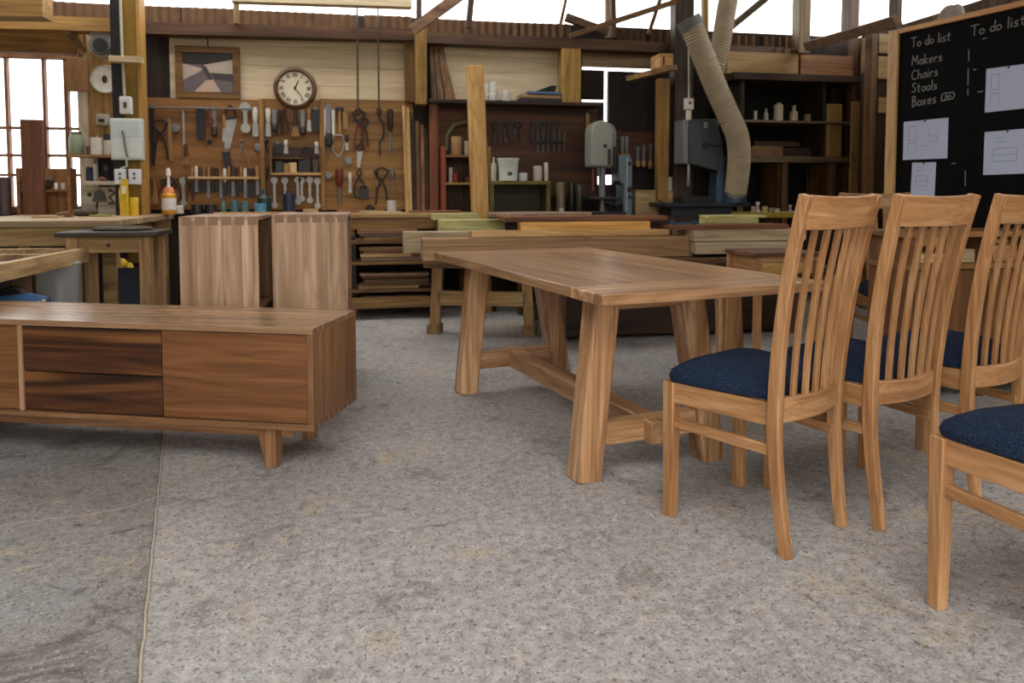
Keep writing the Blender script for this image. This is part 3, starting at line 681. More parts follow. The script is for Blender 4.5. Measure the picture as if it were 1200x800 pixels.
# yellow-green boards
for x0, x1, yt, yb, wy, lab in ((507, 561, 250.5, 258, 6.35, 'lime-tinted board at the back edge of the pile, beside the wall bench'), (516, 592, 258, 271, 5.8, 'thick lime-tinted board behind the pale square-ended beam'),
                                (832, 898, 252.5, 255.5, 5.5, 'thin lime-tinted board on top of the right-hand pile by the front chair'), (832, 889, 256, 263, 5.45, 'lime-tinted board under the thin one by the front chair')):
    tag(beam_px('lime_board', lab, x0, yt, yb, x1, wy, .2, limewood('x')), lab, 'board', 'lime-tinted boards')
for (x0, x1, wy, top, lab) in ((515, 590, 5.8, aty(516, 271, 5.8).z, 'packing block under the thick lime-tinted board'), (510, 558, 6.35, aty(507, 258, 6.35).z, 'packing block under the lime-tinted board at the back'), (834, 888, 5.46, aty(832, 263, 5.45).z, 'packing block below the lime-tinted boards by the front chair'), (480, 590, 5.57, aty(473, 297, 5.55).z, 'bearer block under the pale square-ended beam')):
    a, b = aty(x0, 280, wy).x, aty(x1, 280, wy).x
    if top > zb+.01: tag(MB().box(a+.02, b-.02, wy+.02, wy+.14, zb, top-.001).build('packing_block', oldwood('x')), lab, 'block')
# stout stand under the live-edge slabs
g0, g1 = aty(843, 352, 4.55), aty(869, 352, 4.55); zs_ = aty(815, 298, 5.1).z
sd = thing('slab_stand', 'wide-legged timber stand seen under the dining table top beside the nearest chair', 'stand', ((g0.x+g1.x)/2, 4.6, 0)); hw = (g1.x-g0.x)/2
for x in (0, .75): MB().bar((x+.03, 0, 0), (x, 0, zs_-.11), hw*2.2, .06, hw*2, .06, ref=(0, 1, 0)).build('leg', tablewood('z'), sd, .003)
MB().box(-hw, .75+hw, -.05, .05, zs_-.11, zs_-.05).build('top_rail', oldwood('x'), sd, .003)
# blue clamp on the pile
c = aty(788, 261, 5.25)
r = thing('sash_clamp', 'blue sash clamp lying on the boards behind the table', 'clamp', (c.x, 5.25, c.z-.012))
MB().box(-.02, .2, -.01, .01, 0, .014).build('clamp_bar', M('2d4a6b', .5), r, .002)
for x in (0, .17): MB().box(x-.015, x+.015, -.02, .02, -.004, .03).build('jaw', M('24405f', .5), r, .003)
MB().cyl((-.04, 0, .008), (-.1, 0, .008), .01).build('handle', BLACK, r)
# stool-like drawer unit behind the table and fifth chair
p = aty(887, 297, 4.15)
du = thing('drawer_stand', 'small timber stand with one drawer, partly hidden behind the nearest chair', 'side table', (p.x+.22, 4.35, 0))
h = p.z
MB().box(-.23, .23, -.21, .2, h-.025, h).build('top_panel', redwood('x'), du, .003)
for x in (-.2, .2):
    for y in (-.18, .17): MB().box(x-.02, x+.02, y-.02, y+.02, 0, h-.025).build('leg', honey('z'), du, .002)
MB().box(-.18, .18, -.19, -.17, h-.055, h-.0255).build('front_rail', honey('x'), du)
d = MB().box(-.175, .175, -.185, -.165, h-.13, h-.06).build('drawer', WOOD('8d6a3c', 'b0894f', 'c49f64', 'x', .8, .5), du, .002)
MB().box(-.18, .18, .15, .17, h-.13, h-.025).build('back_rail', honey('x'), du)
for x in (-.19, .19): MB().box(x-.008, x+.008, -.16, .15, h-.13, h-.025).build('side_rail', honey('y'), du)
dup(ch, (3.2, 4.03, 0), math.radians(168), 'slat-back chair beyond the row, its crest rail glimpsed between the first two chairs')
# sideboard behind the chairs
p = aty(1062, 272, 3.35)
sb = thing('timber_sideboard', 'brown open-topped timber sideboard behind the row of chairs', 'sideboard', (p.x+.55, 3.55, 0)); h = p.z
MB().box(-.55, .37, -.2, .14, h-.03, h).build('top_panel', WOOD('5d3d22', '83592f', '9f7546', 'x', .8, .5), sb, .003)
MB().box(-.53, .35, -.19, .13, h-.2, h-.17).build('shelf', WOOD('5d3d22', '83592f', '9f7546', 'x', .8, .5), sb, .003)
for x in (-.5, -.05, .33):
    MB().box(x-.02, x+.02, -.18, .12, .0, h-.03).build('side_panel', WOOD('4d3018', '6f4824', '8a5f36', 'z', .8, .5), sb)
MB().box(-.48, .31, .1, .12, .05, h-.2).build('back_panel', WOOD('4d3018', '6f4824', '8a5f36', 'x', .8, .5), sb)
for x0, x1, nm in ((-.475, -.075, 'door'), (-.025, .305, 'door')):
    MB().box(x0, x1, -.185, -.165, .08, h-.205).build(nm, WOOD('4d3018', '6f4824', '8a5f36', 'z', .8, .5), sb, .002)
for k, (x, w_, col) in enumerate(((-.4, .14, pine('x')), (-.2, .2, paleraw('x')), (.05, .15, honey('x')))):
    o = MB().box(p.x+.55+x, p.x+.55+x+w_, 3.42, 3.6, h-.17+.0005, h-.17+.05+.02*k).build('wood_offcut', col, bevel=.003)
    tag(o, ['yellowish wood block', 'pale sawn wood block', 'honey-coloured wood block'][k]+' stored on the sideboard shelf behind the chairs', 'wood block')
# drifts of pale shavings on the concrete
def shavings(name, label, spots, n, s):
    m = MB(); rr = random.Random(11)
    for (px, py, sp) in spots:
        g = atz(px, py, 0)
        for _ in range(n):
            x, y = g.x+rr.gauss(0, sp), g.y+rr.gauss(0, sp*.7); a = rr.uniform(0, 6.3); l = s*rr.uniform(.5, 1.5); w = s*.3
            dx, dy = math.cos(a)*l, math.sin(a)*l; nx, ny = -math.sin(a)*w, math.cos(a)*w; z = .002; zc = z+rr.uniform(.001, .008)
            v = [m.bm.verts.new(q) for q in ((x-dx, y-dy, z), (x-nx, y-ny, zc), (x+dx, y+dy, z), (x+nx, y+ny, zc))]
            m._f(v)
    return tag(m.build(name, M('cdb58f', .9, 0, .2, 40)), label, 'wood shavings', kind='stuff')
shavings('wood_shavings', 'loose pale wood shavings scattered under the chairs and the dining table', [(1000, 640, .16), (960, 590, .3), (1120, 640, .3), (1150, 600, .25), (1180, 540, .15), (880, 610, .2), (1190, 700, .2), (720, 590, .2)], 150, .006)
shavings('sawdust_heap', 'pale heap of sawdust and shavings on the floor beyond the dining table', [(600, 382, .16), (650, 381, .18), (690, 385, .12)], 260, .014)
shavings('wood_shavings', 'thin drift of pale shavings across the open concrete floor', [(150, 552, .06), (455, 742, .06), (480, 600, .25), (640, 680, .3), (560, 560, .25), (860, 700, .25), (150, 700, .1)], 50, .004)
# ================================================================ TOOL WALL
YB = 7.33       # face of the tool boards
def board(name, x0, y0, x1, y1, mat, label, cat='tool board'):
    a, b, c, d = R(x0, y0, x1, y1, YB)
    o = MB().box(a, b, YB, YW-.0311, c, d).build(name, mat, bevel=.003)
    return tag(o, label, cat)
TBM = WOOD('5a3616', '85582a', 'a5743c', 'x', .5, .7, var=.08, rings=.25)
board('tool_board', 164, 117, 306, 246, TBM, 'brown plywood tool board below the framed picture')
board('tool_board', 309, 117, 377, 246, WOOD('4f3114', '755024', '91682f', 'x', .5, .7, var=.08, rings=.25), 'olive-brown tool board below the round clock')
board('tool_board', 379, 118, 484, 246, WOOD('5a3a1a', '84602f', 'a07a42', 'x', .5, .7, var=.08, rings=.25), 'plain brown tool board between the clock and the leaning poles')
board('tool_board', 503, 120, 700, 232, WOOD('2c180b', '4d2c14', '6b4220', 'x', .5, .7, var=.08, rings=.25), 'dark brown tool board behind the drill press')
for px, k in ((307.5, 0), (378, 1)):
    a, b, c, d = R(px-1.6, 116, px+1.6, 246, YB-.02)
    o = MB().box(a, b, YB-.03, YB+.03, c, d).build('trim_%d' % (40+k), WOOD('5a3a1a', '84602f', 'a07a42', 'z', 1, .7)); struct(o)
YT = YB-.004
def P(px, py): v = aty(px, py, YT); return v.x, v.z
S = 1/118.0     # metres per photo pixel on the tool wall
WHD = {'tan': WOOD('6d4720', '936a38', 'b08850', 'z', 1.5, .5), 'dark': WOOD('1c0f08', '33190d', '4a2616', 'z', 1.5, .5), 'red': M('5e2416', .5), 'black': M('16141a', .5),
       'yellow': M('96742a', .5), 'blue': M('22344f', .5), 'steel': STEEL, 'white': M('c9c3b6', .5), 'green': M('38503a', .5), 'orange': M('b0561c', .5)}
def T(kind, px, y0, y1, label, cat, w=7, col='dark', group=None, x2=None, dy=0, metal=None):
    w *= 1.15
    """hang one hand tool on the wall: centre px, top y0, bottom y1 in the photo"""
    x, zt = P(px, y0); _, zb = P(px, y1); W = w*S; y = YT-dy; h = zt-zb; xe = (P(x2, y1)[0] if x2 else x)
    hm = WHD[col]; L = lambda t: (x+(xe-x)*t, zt-h*t)
    def pt(t, dx=0, dd=0): q = L(t); return (q[0]+dx, y-.012-dd, q[1])
    m = MB(); c = None; cname = 'handle'
    if kind == 'hammer':
        m.box(x-W/2, x+W/2, y-.03, y-.004, zt-.028, zt); c = MB().bar(pt(.1), pt(1), .018, .016, .024, .018)
    elif kind == 'chisel':
        m.bar(pt(.48), pt(1), W*.5, .005, W*.7, .004); c = MB().tube([pt(0), pt(.1), pt(.4), pt(.5)], [W*.25, W*.36, W*.3, W*.22], 8)
    elif kind == 'screwdriver':
        m.tube([pt(.45), pt(1)], W*.14, 6); c = MB().tube([pt(0), pt(.08), pt(.4), pt(.5)], [W*.35, W*.45, W*.4, W*.2], 8)
    elif kind == 'file':
        m.bar(pt(0), pt(.7), W*.6, .006, W*.45, .005); c = MB().tube([pt(.68), pt(.75), pt(.95), pt(1)], [W*.25, W*.4, W*.42, W*.2], 8)
    elif kind == 'blade':
        m.bar(pt(0), pt(1), W, .01, W*.85, .01); cname = 'hang_tab'; c = MB().box(x-W*.2, x+W*.2, y-.018, y-.006, zt-.002, zt+.016)
    elif kind == 'pliers':
        for s in (-1, 1):
            m.tube([pt(0, s*.003), pt(.12, s*W*.22), pt(.3, s*.004)], .007, 6)
        c = MB()
        for s in (-1, 1): c.tube([pt(.28, -s*.003), pt(.5, s*W*.36), pt(.8, s*W*.45), pt(1, s*W*.3)], .008, 6)
        cname = 'grips'
    elif kind == 'wrench':
        m.bar(pt(.1), pt(.9), W*.42, .007, W*.36, .007)
        for t, r in ((.06, .55), (.94, .5)):
            q = pt(t); m.lathe([(W*r*.5, -.006), (W*r, -.006), (W*r, .006), (W*r*.5, .006)], (q[0], q[1], q[2]), 12, 'y')
    elif kind == 'square':
        m.bar(pt(0), pt(1), W*.35, .004); c = MB().box(x-W*.5, x+W*.9, y-.024, y-.004, zt-.03, zt-.005); cname = 'stock'
    elif kind == 'saw':
        m.prism([(x-W*.5, zb), (x-W*.1, zb), (x+W*.5, zt-h*.3), (x-W*.5, zt-h*.25)], y-.007, y-.005)
        c = MB().tube([pt(.3, -W*.4), pt(.08, -W*.35), pt(.0, 0), pt(.08, W*.35), pt(.28, W*.4), pt(.3, -W*.35)], .011, 6)
    elif kind == 'cclamp':
        m.rib([pt(.0, W*.5), pt(0, -W*.3), pt(.15, -W*.5), pt(.6, -W*.5), pt(.7, -W*.3), pt(.7, W*.5)], .022, .016)
        c = MB().cyl(pt(.3, W*.35), pt(1, W*.35), .006, n=8); cname = 'screw'
    elif kind == 'dividers':
        for s in (-1, 1): m.bar(pt(.12, 0), pt(1, s*W*.5), .009, .006, .004, .004)
        c = MB().ball(pt(.06), .014, 8); cname = 'joint'
    elif kind == 'plane':
        m.box(x-W*.5, x+W*.5, y-.06, y-.002, zb, zt-h*.4); c = MB().ball((x-W*.2, y-.035, zt-h*.3), (.012, .012, .018), 8).ball((x+W*.22, y-.035, zt-h*.3), (.014, .014, .022), 8)
    elif kind == 'brush':
        m.sweep([pt(.62), pt(1)], [octo(W*.5, .016, .003), octo(W*.95, .014, .003)]); c = MB().tube([pt(0), pt(.3), pt(.62)], [W*.12, W*.16, W*.25], 8)
    elif kind == 'ring':
        q = pt(.5); m.lathe([(h*.38, -.006), (h*.5, -.004), (h*.5, .004), (h*.38, .006)], (q[0], q[1], q[2]), 16, 'y')
    elif kind == 'caliper':
        m.tube([pt(0, -W*.3), pt(.3, -W*.5), pt(.7, -W*.4), pt(1, -.004)], .006, 6); m.tube([pt(0, W*.3), pt(.3, W*.5), pt(.7, W*.4), pt(1, .004)], .006, 6)
        m.bar(pt(0, -W*.35), pt(0, W*.35), .012, .008)
    elif kind == 'drillbrace':
        m.tube([pt(0), pt(.2), pt(.3, W*.4), pt(.6, W*.4), pt(.7), pt(1)], .009, 8); c = MB().ball(pt(.0), .022, 10); cname = 'knob'
    elif kind == 'pincers':
        for s in (-1, 1): m.tube([pt(0, s*.004), pt(.1, s*W*.5), pt(.28, s*W*.2), pt(.34, -s*.004)], .01, 6)
        c = MB(); cname = 'grips'
        for s in (-1, 1): c.tube([pt(.32, s*.003), pt(.6, s*W*.3), pt(1, s*W*.42)], .009, 6)
    METAL = {'chisel': CHROME, 'wrench': CHROME, 'square': CHROME, 'saw': CHROME, 'dividers': STEEL, 'caliper': CHROME, 'ring': STEEL}
    bodymat = {'blade': hm, 'brush': WHD['tan'] if col == 'dark' else hm, 'pincers': DSTEEL, 'cclamp': DSTEEL, 'pliers': DSTEEL, 'plane': DSTEEL, 'drillbrace': DSTEEL, 'hammer': DSTEEL}.get(kind, METAL.get(kind, STEEL))
    if metal: bodymat = metal
    o = m.build(cat.replace(' ', '_').replace('-', '_'), bodymat)
    if c: c.build(cname, hm if kind not in ('blade', 'cclamp', 'dividers') else STEEL, o)
    return tag(o, label, cat, group)
# --- first board
a = P(176, 126); b = P(303, 128)
rl = MB().tube([(a[0], YT-.025, a[1]), (b[0], YT-.025, b[1])], .008)
for px in (178, 240, 300): q = P(px, 127); rl.cyl((q[0], YT-.025, q[1]), (q[0], YT+.004, q[1]), .006, n=8)
tag(rl.build('hanging_rail', STEEL), 'thin steel rail along the top of the plywood board', 'rail')
B = 'tools on the plywood board'
T('blade', 178, 124, 194, 'long dark sharpening steel hanging first from the left on the plywood board', 'sharpening steel', 4, 'black', B)
T('pincers', 188, 140, 186, 'dark long-handled pincers beside the long sharpening steel', 'pincers', 14, 'dark', B)
T('blade', 198, 141, 188, 'slim tan wooden lath beside the long-handled pincers', 'lath', 4, 'tan', B, x2=202)
T('ring', 205.5, 145, 155, 'small steel ring hung right of the slim tan lath', 'ring', 5, 'steel', B)
T('square', 215, 126, 170, 'upright square with a tan stock above the dark brush', 'square', 5, 'tan', B)
T('brush', 218, 168, 193, 'dark bench brush low on the plywood board', 'brush', 9, 'dark', B)
T('blade', 235.5, 127, 164, 'wide black rasp hanging under the left half of the picture', 'rasp', 8, 'black', B)
T('brush', 246, 125, 145, 'red-brown handled brush next to the black rasp', 'brush', 9, 'red', B)
T('file', 251, 125, 160, 'dark file right of the red-brown brush', 'file', 7, 'dark', B)
T('chisel', 262.5, 134, 166, 'pale-handled chisel left of the steel saw blades', 'chisel', 5, 'tan', B)
T('saw', 270, 124, 174, 'bright steel saw blade hung point down', 'saw', 12, 'dark', B)
T('wrench', 287.5, 124, 152, 'bright steel adjustable spanner near the end of the first rail', 'spanner', 9, 'steel', B)
T('chisel', 299, 126, 160, 'long steel chisel hanging last on the first rail', 'chisel', 8, 'white', B)
T('screwdriver', 245.5, 164, 174, 'short black screwdriver alone in the middle of the plywood board', 'screwdriver', 5, 'black', B)
T('blade', 265, 178, 198, 'tilted black oilstone holder above the chisel rack', 'holder', 7, 'black', B, x2=268)
T('dividers', 284, 164, 194, 'open iron dividers above the chisel rack', 'dividers', 13, 'dark', B)
T('ring', 302.5, 168, 177, 'round steel washer at the right edge of the plywood board', 'ring', 5, 'steel', B)
for k, (px, kd, w) in enumerate(((172, 'pincers', 8), (181, 'brush', 8), (191, 'pliers', 9), (199, 'pincers', 9), (207, 'pliers', 8), (215, 'wrench', 6), (222, 'pincers', 7))):
    T(kd, px, 208+(k % 3), 236+(k % 2)*3, '%s of the dark tools hanging low beside the orange bottle' % ORD[k], {'pincers': 'pincers', 'brush': 'brush', 'pliers': 'pliers', 'wrench': 'spanner'}[kd], w, ['dark', 'tan', 'red', 'black', 'dark', 'steel', 'red'][k], 'dark tools beside the orange bottle')
a = P(222, 207); b = P(305, 208.5)
o = MB().box(a[0], b[0], YT-.07, YT+.004, b[1]-.012, b[1]+.012).build('chisel_rack', pine('x'), bevel=.002)
tag(o, 'narrow wooden rack holding a row of chisels on the plywood board', 'rack')
cols = ['tan', 'white', 'dark', 'tan', 'tan', 'dark', 'dark', 'tan', 'white', 'tan', 'dark', 'dark', 'tan', 'white', 'dark', 'dark', 'tan']
for k in range(17):
    px = 226+k*4.75
    o = T('chisel', px, 195+random.uniform(-1, 3), 226+random.uniform(-2, 6), '%s chisel from the left in the wooden chisel rack' % ORD[k], 'chisel', 4.6, cols[k], 'chisels in the wooden rack', dy=.026, metal=[DSTEEL, STEEL, DSTEEL][k % 3])
# --- second board with cubby
B = 'tools below the round clock'
for k, (px, kd, y1, c, w) in enumerate(((314, 'chisel', 160, 'white', 7), (321.5, 'file', 154, 'black', 7), (328, 'pliers', 158, 'dark', 7), (333.5, 'pliers', 157, 'dark', 7), (346, 'brush', 160, 'dark', 9), (354.5, 'file', 158, 'black', 7), (362, 'chisel', 154, 'tan', 6), (370, 'blade', 154, 'black', 8))):
    nm = {'chisel': 'chisel', 'file': 'file', 'pliers': 'pliers', 'brush': 'brush', 'blade': 'rasp'}[kd]
    T(kd, px, 127+(k % 3), y1, '%s, %s from the left in the row right under the clock' % (nm, ORD[k]), nm, w, c, B)
cb = thing('cubby_shelf', 'small dark cubby shelf of bits below the clock', 'shelf', (P(348, 204)[0], YT, P(348, 204)[1]))
hw = (P(377, 204)[0]-P(319, 204)[0])/2; hh = 30*S
MB().box(-hw, hw, -.14, 0, -.012, .012).build('base_board', pine('x'), cb, .002)
MB().box(-hw, hw, -.012, 0, .012, hh).build('back_board', darkwood('x'), cb)
for x in (-hw, hw-.012): MB().box(x, x+.012, -.13, -.012, .012, hh).build('side_board', oldwood('z'), cb)
MB().box(-hw+.012, hw*.3, -.12, -.012, hh*.55, hh*.55+.01).build('shelf', oldwood('x'), cb)
for px, w, h, col, lab in ((329, 8, 12, '2a2a30', 'dark tin'), (338, 7, 10, '8a6a3a', 'small wooden block'), (344.5, 8, 11, 'c4a473', 'pale wooden block'), (358, 13, 13, '151515', 'black case'), (371, 6, 14, '3a2a1c', 'brown jar')):
    x, _ = P(px, 200); z = P(348, 204)[1]+.0125
    o = MB().box(x-w*S/2, x+w*S/2, YT-.12, YT-.05, z, z+h*S).build(lab.replace(' ', '_'), M(col, .5), bevel=.004); tag(o, lab+' standing in the cubby below the clock', 'container' if 'case' in lab or 'tin' in lab or 'jar' in lab else 'block')
for k, px in enumerate((321.5, 334, 349, 353.5, 363, 372)):
    T('wrench', px, 209+(k % 2), [242, 232, 238, 234, 236, 243][k], '%s hanging spanner from the left below the cubby shelf' % ORD[k], 'spanner', 6, 'steel', 'spanners below the cubby shelf')
x, z = P(318, 178); T('drillbrace', 312.5, 165, 212, 'dark hand drill brace left of the cubby shelf', 'hand drill', 14, 'black')
T('blade', 325.5, 168, 180, 'small black pouch above the left of the cubby', 'pouch', 8, 'black'); T('chisel', 335, 164, 180, 'short steel chisel above the cubby shelf', 'chisel', 6, 'white')
T('pliers', 358, 172, 188, 'black snips above the black case in the cubby', 'snips', 12, 'black'); T('chisel', 371, 166, 180, 'short pale chisel at the upper right of the cubby', 'chisel', 6, 'white')
# --- third board
B = 'tools on the plain brown board'
T('blade', 379.5, 127, 160, 'white steel rule at the left edge of the plain brown board', 'rule', 3.4, 'white', B)
T('file', 384.5, 122, 172, 'long black-bladed file beside the white steel rule', 'file', 9, 'black', B)
T('blade', 390.5, 129, 158, 'pale slim rule right of the long black file', 'rule', 3, 'white', B)
T('hammer', 398, 126, 156, 'yellow-handled hammer at the top of the plain brown board', 'hammer', 8, 'yellow', B)
T('blade', 404.5, 132, 152, 'tan wooden gauge right of the yellow hammer', 'gauge', 5, 'tan', B)
T('caliper', 396, 158, 184, 'curved steel calipers in the middle of the plain brown board', 'calipers', 12, 'steel', B)
T('chisel', 406.5, 158, 176, 'small steel marking knife right of the calipers', 'knife', 5, 'dark', B)
T('ring', 408, 184, 193, 'white tape ring in the middle of the plain brown board', 'ring', 6, 'steel', B)
T('screwdriver', 384.5, 162, 186, 'slim steel awl under the long black file', 'awl', 5, 'steel', B)
T('pincers', 420.5, 128, 176, 'big red-brown pincers under the first hanging cord', 'pincers', 12, 'red', B)
T('pincers', 427, 138, 172, 'dark pincers beside the big red-brown ones', 'pincers', 8, 'dark', B)
T('saw', 422, 168, 196, 'narrow keyhole saw below the big red-brown pincers', 'saw', 6, 'dark', B)
T('drillbrace', 444.5, 128, 182, 'dark red drill brace under the second hanging cord', 'hand drill', 10, 'red', B)
T('screwdriver', 457, 128, 180, 'long dark spike at the right of the plain brown board', 'spike', 7, 'dark', B)
T('screwdriver', 397.5, 198, 240, 'big red-handled screwdriver low on the plain brown board', 'screwdriver', 9, 'red', B)
T('chisel', 410, 202, 226, 'bright slim chisel right of the red-handled screwdriver', 'chisel', 5, 'white', B)
T('pliers', 421, 198, 232, 'black adjustable pliers low on the plain brown board', 'pliers', 12, 'black', B)
T('plane', 426, 214, 232, 'small steel hand plane hung beside the black pliers', 'hand plane', 10, 'black', B)
T('pincers', 447, 196, 240, 'black tin snips low on the plain brown board', 'snips', 14, 'black', B)
T('drillbrace', 441, 202, 228, 'small steel hand drill beside the black tin snips', 'hand drill', 8, 'black', B)
T('screwdriver', 460, 198, 224, 'bright steel scriber right of the tin snips', 'scriber', 5, 'steel', B)
T('ring', 385, 202, 210, 'small greenish ring at the lower left of the plain brown board', 'ring', 6, 'steel', B)
for px, y0, nm, lab in ((418.5, 8, 'pull_rod', 'thin steel rod hanging before the pale wall, first of two'), (443, 8, 'pull_rod', 'thin steel rod hanging before the pale wall, second of two')):
    a = aty(px, y0, 7.15); b = aty(px+1, 126, 7.15)
    o = MB().cyl((a.x, 7.15, a.z+.3), (b.x, 7.15, b.z), .009, n=8).build(nm, M('4a4038', .5, .3)); MB().lathe([(.01, 0), (.022, .01), (.022, .06), (.01, .07)], (b.x, 7.15, b.z-.07), 10).build('handle', WHD['dark'], o); tag(o, lab, 'rod', 'hanging steel rods')
for k, (p0, p1, lab) in enumerate((((473, 124), (477, 248), 'pale timber pole leaning on the tool wall, left of a pair'), ((477.5, 126), (481, 248), 'pale timber pole leaning on the tool wall, right of a pair'))):
    a = aty(p0[0], p0[1], 7.3); b = aty(p1[0], p1[1], 7.18)
    o = MB().bar((b.x, 7.18, .901), (a.x, 7.29, a.z), .03, .03).build('timber_pole', WOOD('8a6a3a', 'b8925a', 'd4b27e', 'z', 1, .6)); tag(o, lab, 'pole', 'leaning timber poles')
# darker leaning laths behind the poles
for k, (px, c) in enumerate(((484, darkwood('z')), (489, oldwood('z')), (494.5, redwood('z')), (499, darkwood('z')))):
    a = aty(px, 138+4*k, 7.28); o = MB().bar((a.x, 7.2, .901), (a.x, 7.3, a.z), .034, .02).build('timber_lath', c)
    tag(o, '%s of the dark laths leaning right of the pale poles' % ORD[k], 'lath', 'dark leaning laths')
# --- framed picture, clock
a, b, c, d = R(207, 56, 281, 115, YB+.02)
pc = thing('framed_picture', 'wood-framed mountain road photograph hanging on the pale wall', 'picture', ((a+b)/2, YB+.02, c)); w, h, f = (b-a)/2, d-c, .062
FRM = WOOD('4a2e10', '6f4a1c', '8c652c', 'x', 1, .5)
for x0, x1, z0, z1 in ((-w, w, 0, f), (-w, w, h-f, h), (-w, -w+f, f, h-f), (w-f, w, f, h-f)): MB().box(x0, x1, -.03, .0, z0, z1).build('frame_moulding', FRM, pc, .005)
m = MB(); W2, B0, T0 = w-f, f, h-f; q = lambda u, v: (-W2+2*W2*u, B0+(T0-B0)*v); y = -.012
def poly(pts, i, k): m.mi = i; m._f([m.bm.verts.new((q(u, v)[0], y-.0004*k, q(u, v)[1])) for u, v in pts])
poly([(0, 0), (1, 0), (1, 1), (0, 1)], 0, 0); poly([(0, 1), (1, 1), (1, .85), (.42, .7), (0, .72)], 1, 1); poly([(1, .85), (1, .48), (.5, .5), (.42, .7)], 2, 1); poly([(0, .72), (.4, .6), (.3, .5), (0, .3)], 2, 1)
poly([(.36, .66), (.46, .66), (.6, .3), (.5, .32)], 4, 2); poly([(.55, .5), (1, .48), (1, .28), (.62, .32)], 4, 2); poly([(.22, 0), (.75, 0), (.6, .32), (.45, .3)], 3, 3)
m.build('picture_print', [M('5f5558', .4), M('1e1712', .4), M('b3a294', .4), M('b59a86', .4), M('3a3234', .4)], pc)
mm = P(244, 38); MB().tube([(0, .0, h), (0, 0, mm[1]-c)], .006).build('hanging_wire', BLACK, pc)
x, z = P(346, 103.5)
ck = thing('wall_clock', 'round wooden wall clock with roman numerals', 'clock', (x, YB-.01, z)); r = 23.2*S
MB().lathe([(r*.8, .03), (r, .03), (r, .0), (r*.96, -.02), (r*.86, -.03), (r*.79, -.015), (r*.78, .0)], (0, 0, 0), 40, 'y').build('case_ring', WOOD('3a2414', '5c3c22', '785434', 'x', 1, .4), ck)
MB().lathe([(r*.79, .02), (r*.79, -.003)], (0, 0, 0), 40, 'y').build('dial', M('d8ccb2', .5, 0, .05), ck)
ROM = {1: 'I', 2: 'II', 3: 'III', 4: 'IIII', 5: 'V', 6: 'VI', 7: 'VII', 8: 'VIII', 9: 'IX', 10: 'X', 11: 'XI', 12: 'XII'}
m = MB()
for n, s in ROM.items():
    a = math.radians(90-30*n); th = a-math.pi/2; wd_ = sum({'I': .13, 'V': .24, 'X': .24}[k_] for k_ in s)*r*.45; cx = -wd_/2
    def W_(u, v): return (math.cos(a)*r*.64+u*math.cos(th)-v*math.sin(th), -.0042, math.sin(a)*r*.64+u*math.sin(th)+v*math.cos(th))
    H2 = r*.1
    for k_ in s:
        g = {'I': .13, 'V': .24, 'X': .24}[k_]*r*.45
        if k_ == 'I': m.bar(W_(cx+g/2, -H2), W_(cx+g/2, H2), r*.03, .002)
        elif k_ == 'V': m.bar(W_(cx, H2), W_(cx+g/2, -H2), r*.035, .002); m.bar(W_(cx+g, H2), W_(cx+g/2, -H2), r*.02, .002)
        else: m.bar(W_(cx, H2), W_(cx+g, -H2), r*.035, .002); m.bar(W_(cx+g, H2), W_(cx, -H2), r*.02, .002)
        cx += g
m.build('numerals', BLACK, ck)
for a, l, w_, nm in ((23, .4, .045, 'hour_hand'), (143, .56, .03, 'minute_hand')):
    t = math.radians(90-a); MB().bar((-math.cos(t)*r*.1, -.007, -math.sin(t)*r*.1), (math.cos(t)*r*l, -.007, math.sin(t)*r*l), r*w_*1.6, .003, r*w_, .003).build(nm, BLACK, ck)
# --- planks leaning against the upper wall, things on top of the boards
for k, (t0, t1, b0_, b1_) in enumerate(((503, 507, 506, 512), (507.5, 512, 513, 521), (512.5, 518, 522, 535))):
    za = aty(510, 121, 7.28).z; 
    v = [aty(b0_, 121, 7.2), aty(b1_, 121, 7.2), aty(t1, 50, 7.32), aty(t0, 50, 7.32)]
    m = MB().hexa([v[0], v[1], v[1]+Vector((0, .025, 0)), v[0]+Vector((0, .025, 0)), v[3], v[2], v[2]+Vector((0, .025, 0)), v[3]+Vector((0, .025, 0))])
    tag(m.build('leaning_plank', oldwood('z'), bevel=.002), 'brown plank leaning on the upper pale wall, %s of three' % ORD[k], 'plank', 'brown planks on the upper wall')
ztop = aty(600, 120, 7.2).z
sh = MB().box(aty(502, 120, 7.2).x, aty(700, 120, 7.2).x, 7.08, 7.33, ztop-.03, ztop); o = sh.build('wall_shelf', darkwood('x'), bevel=.002); tag(o, 'dark plank shelf along the top of the dark tool board', 'shelf')
def mugm(px, y1, h, r, name, label, col, wy=7.2, zb=None, handle=0, cat='mug'):
    c = aty(px, y1, wy); z0 = zb if zb is not None else c.z; H_ = h*S; r_ = r*S
    m = MB().lathe([(r_*.85, 0), (r_, .01), (r_, H_), (r_*.86, H_), (r_*.84, .012)], (c.x, wy, z0), 16); o = m.build(name, M(col, .4))
    if handle:
        d = 1 if handle > 0 else -1
        MB().tube([(c.x+d*r_, wy, z0+H_*.8), (c.x+d*(r_+.03), wy, z0+H_*.7), (c.x+d*(r_+.03), wy, z0+H_*.35), (c.x+d*r_, wy, z0+H_*.2)], .006, 6).build('handle', M(col, .4), o)
    return tag(o, label, cat)
mugm(570, 120, 21, 3.6, 'white_canister', 'tall white canister on the shelf beside the timber post', 'd8d3c8', 7.24, ztop, cat='canister')
mugm(578, 120, 23, 4.2, 'white_jug', 'white jug with a handle on the shelf over the dark tool board', 'dad6cc', 7.2, ztop, 1, 'jug')
mugm(577.5, 120, 9, 4, 'white_mug', 'low white mug in front of the white jug', 'e0dcd2', 7.12, ztop, -1)
mugm(593, 120, 13, 4.3, 'white_mug', 'separate white mug right of the white jug', 'd4d0c6', 7.18, ztop, 1)
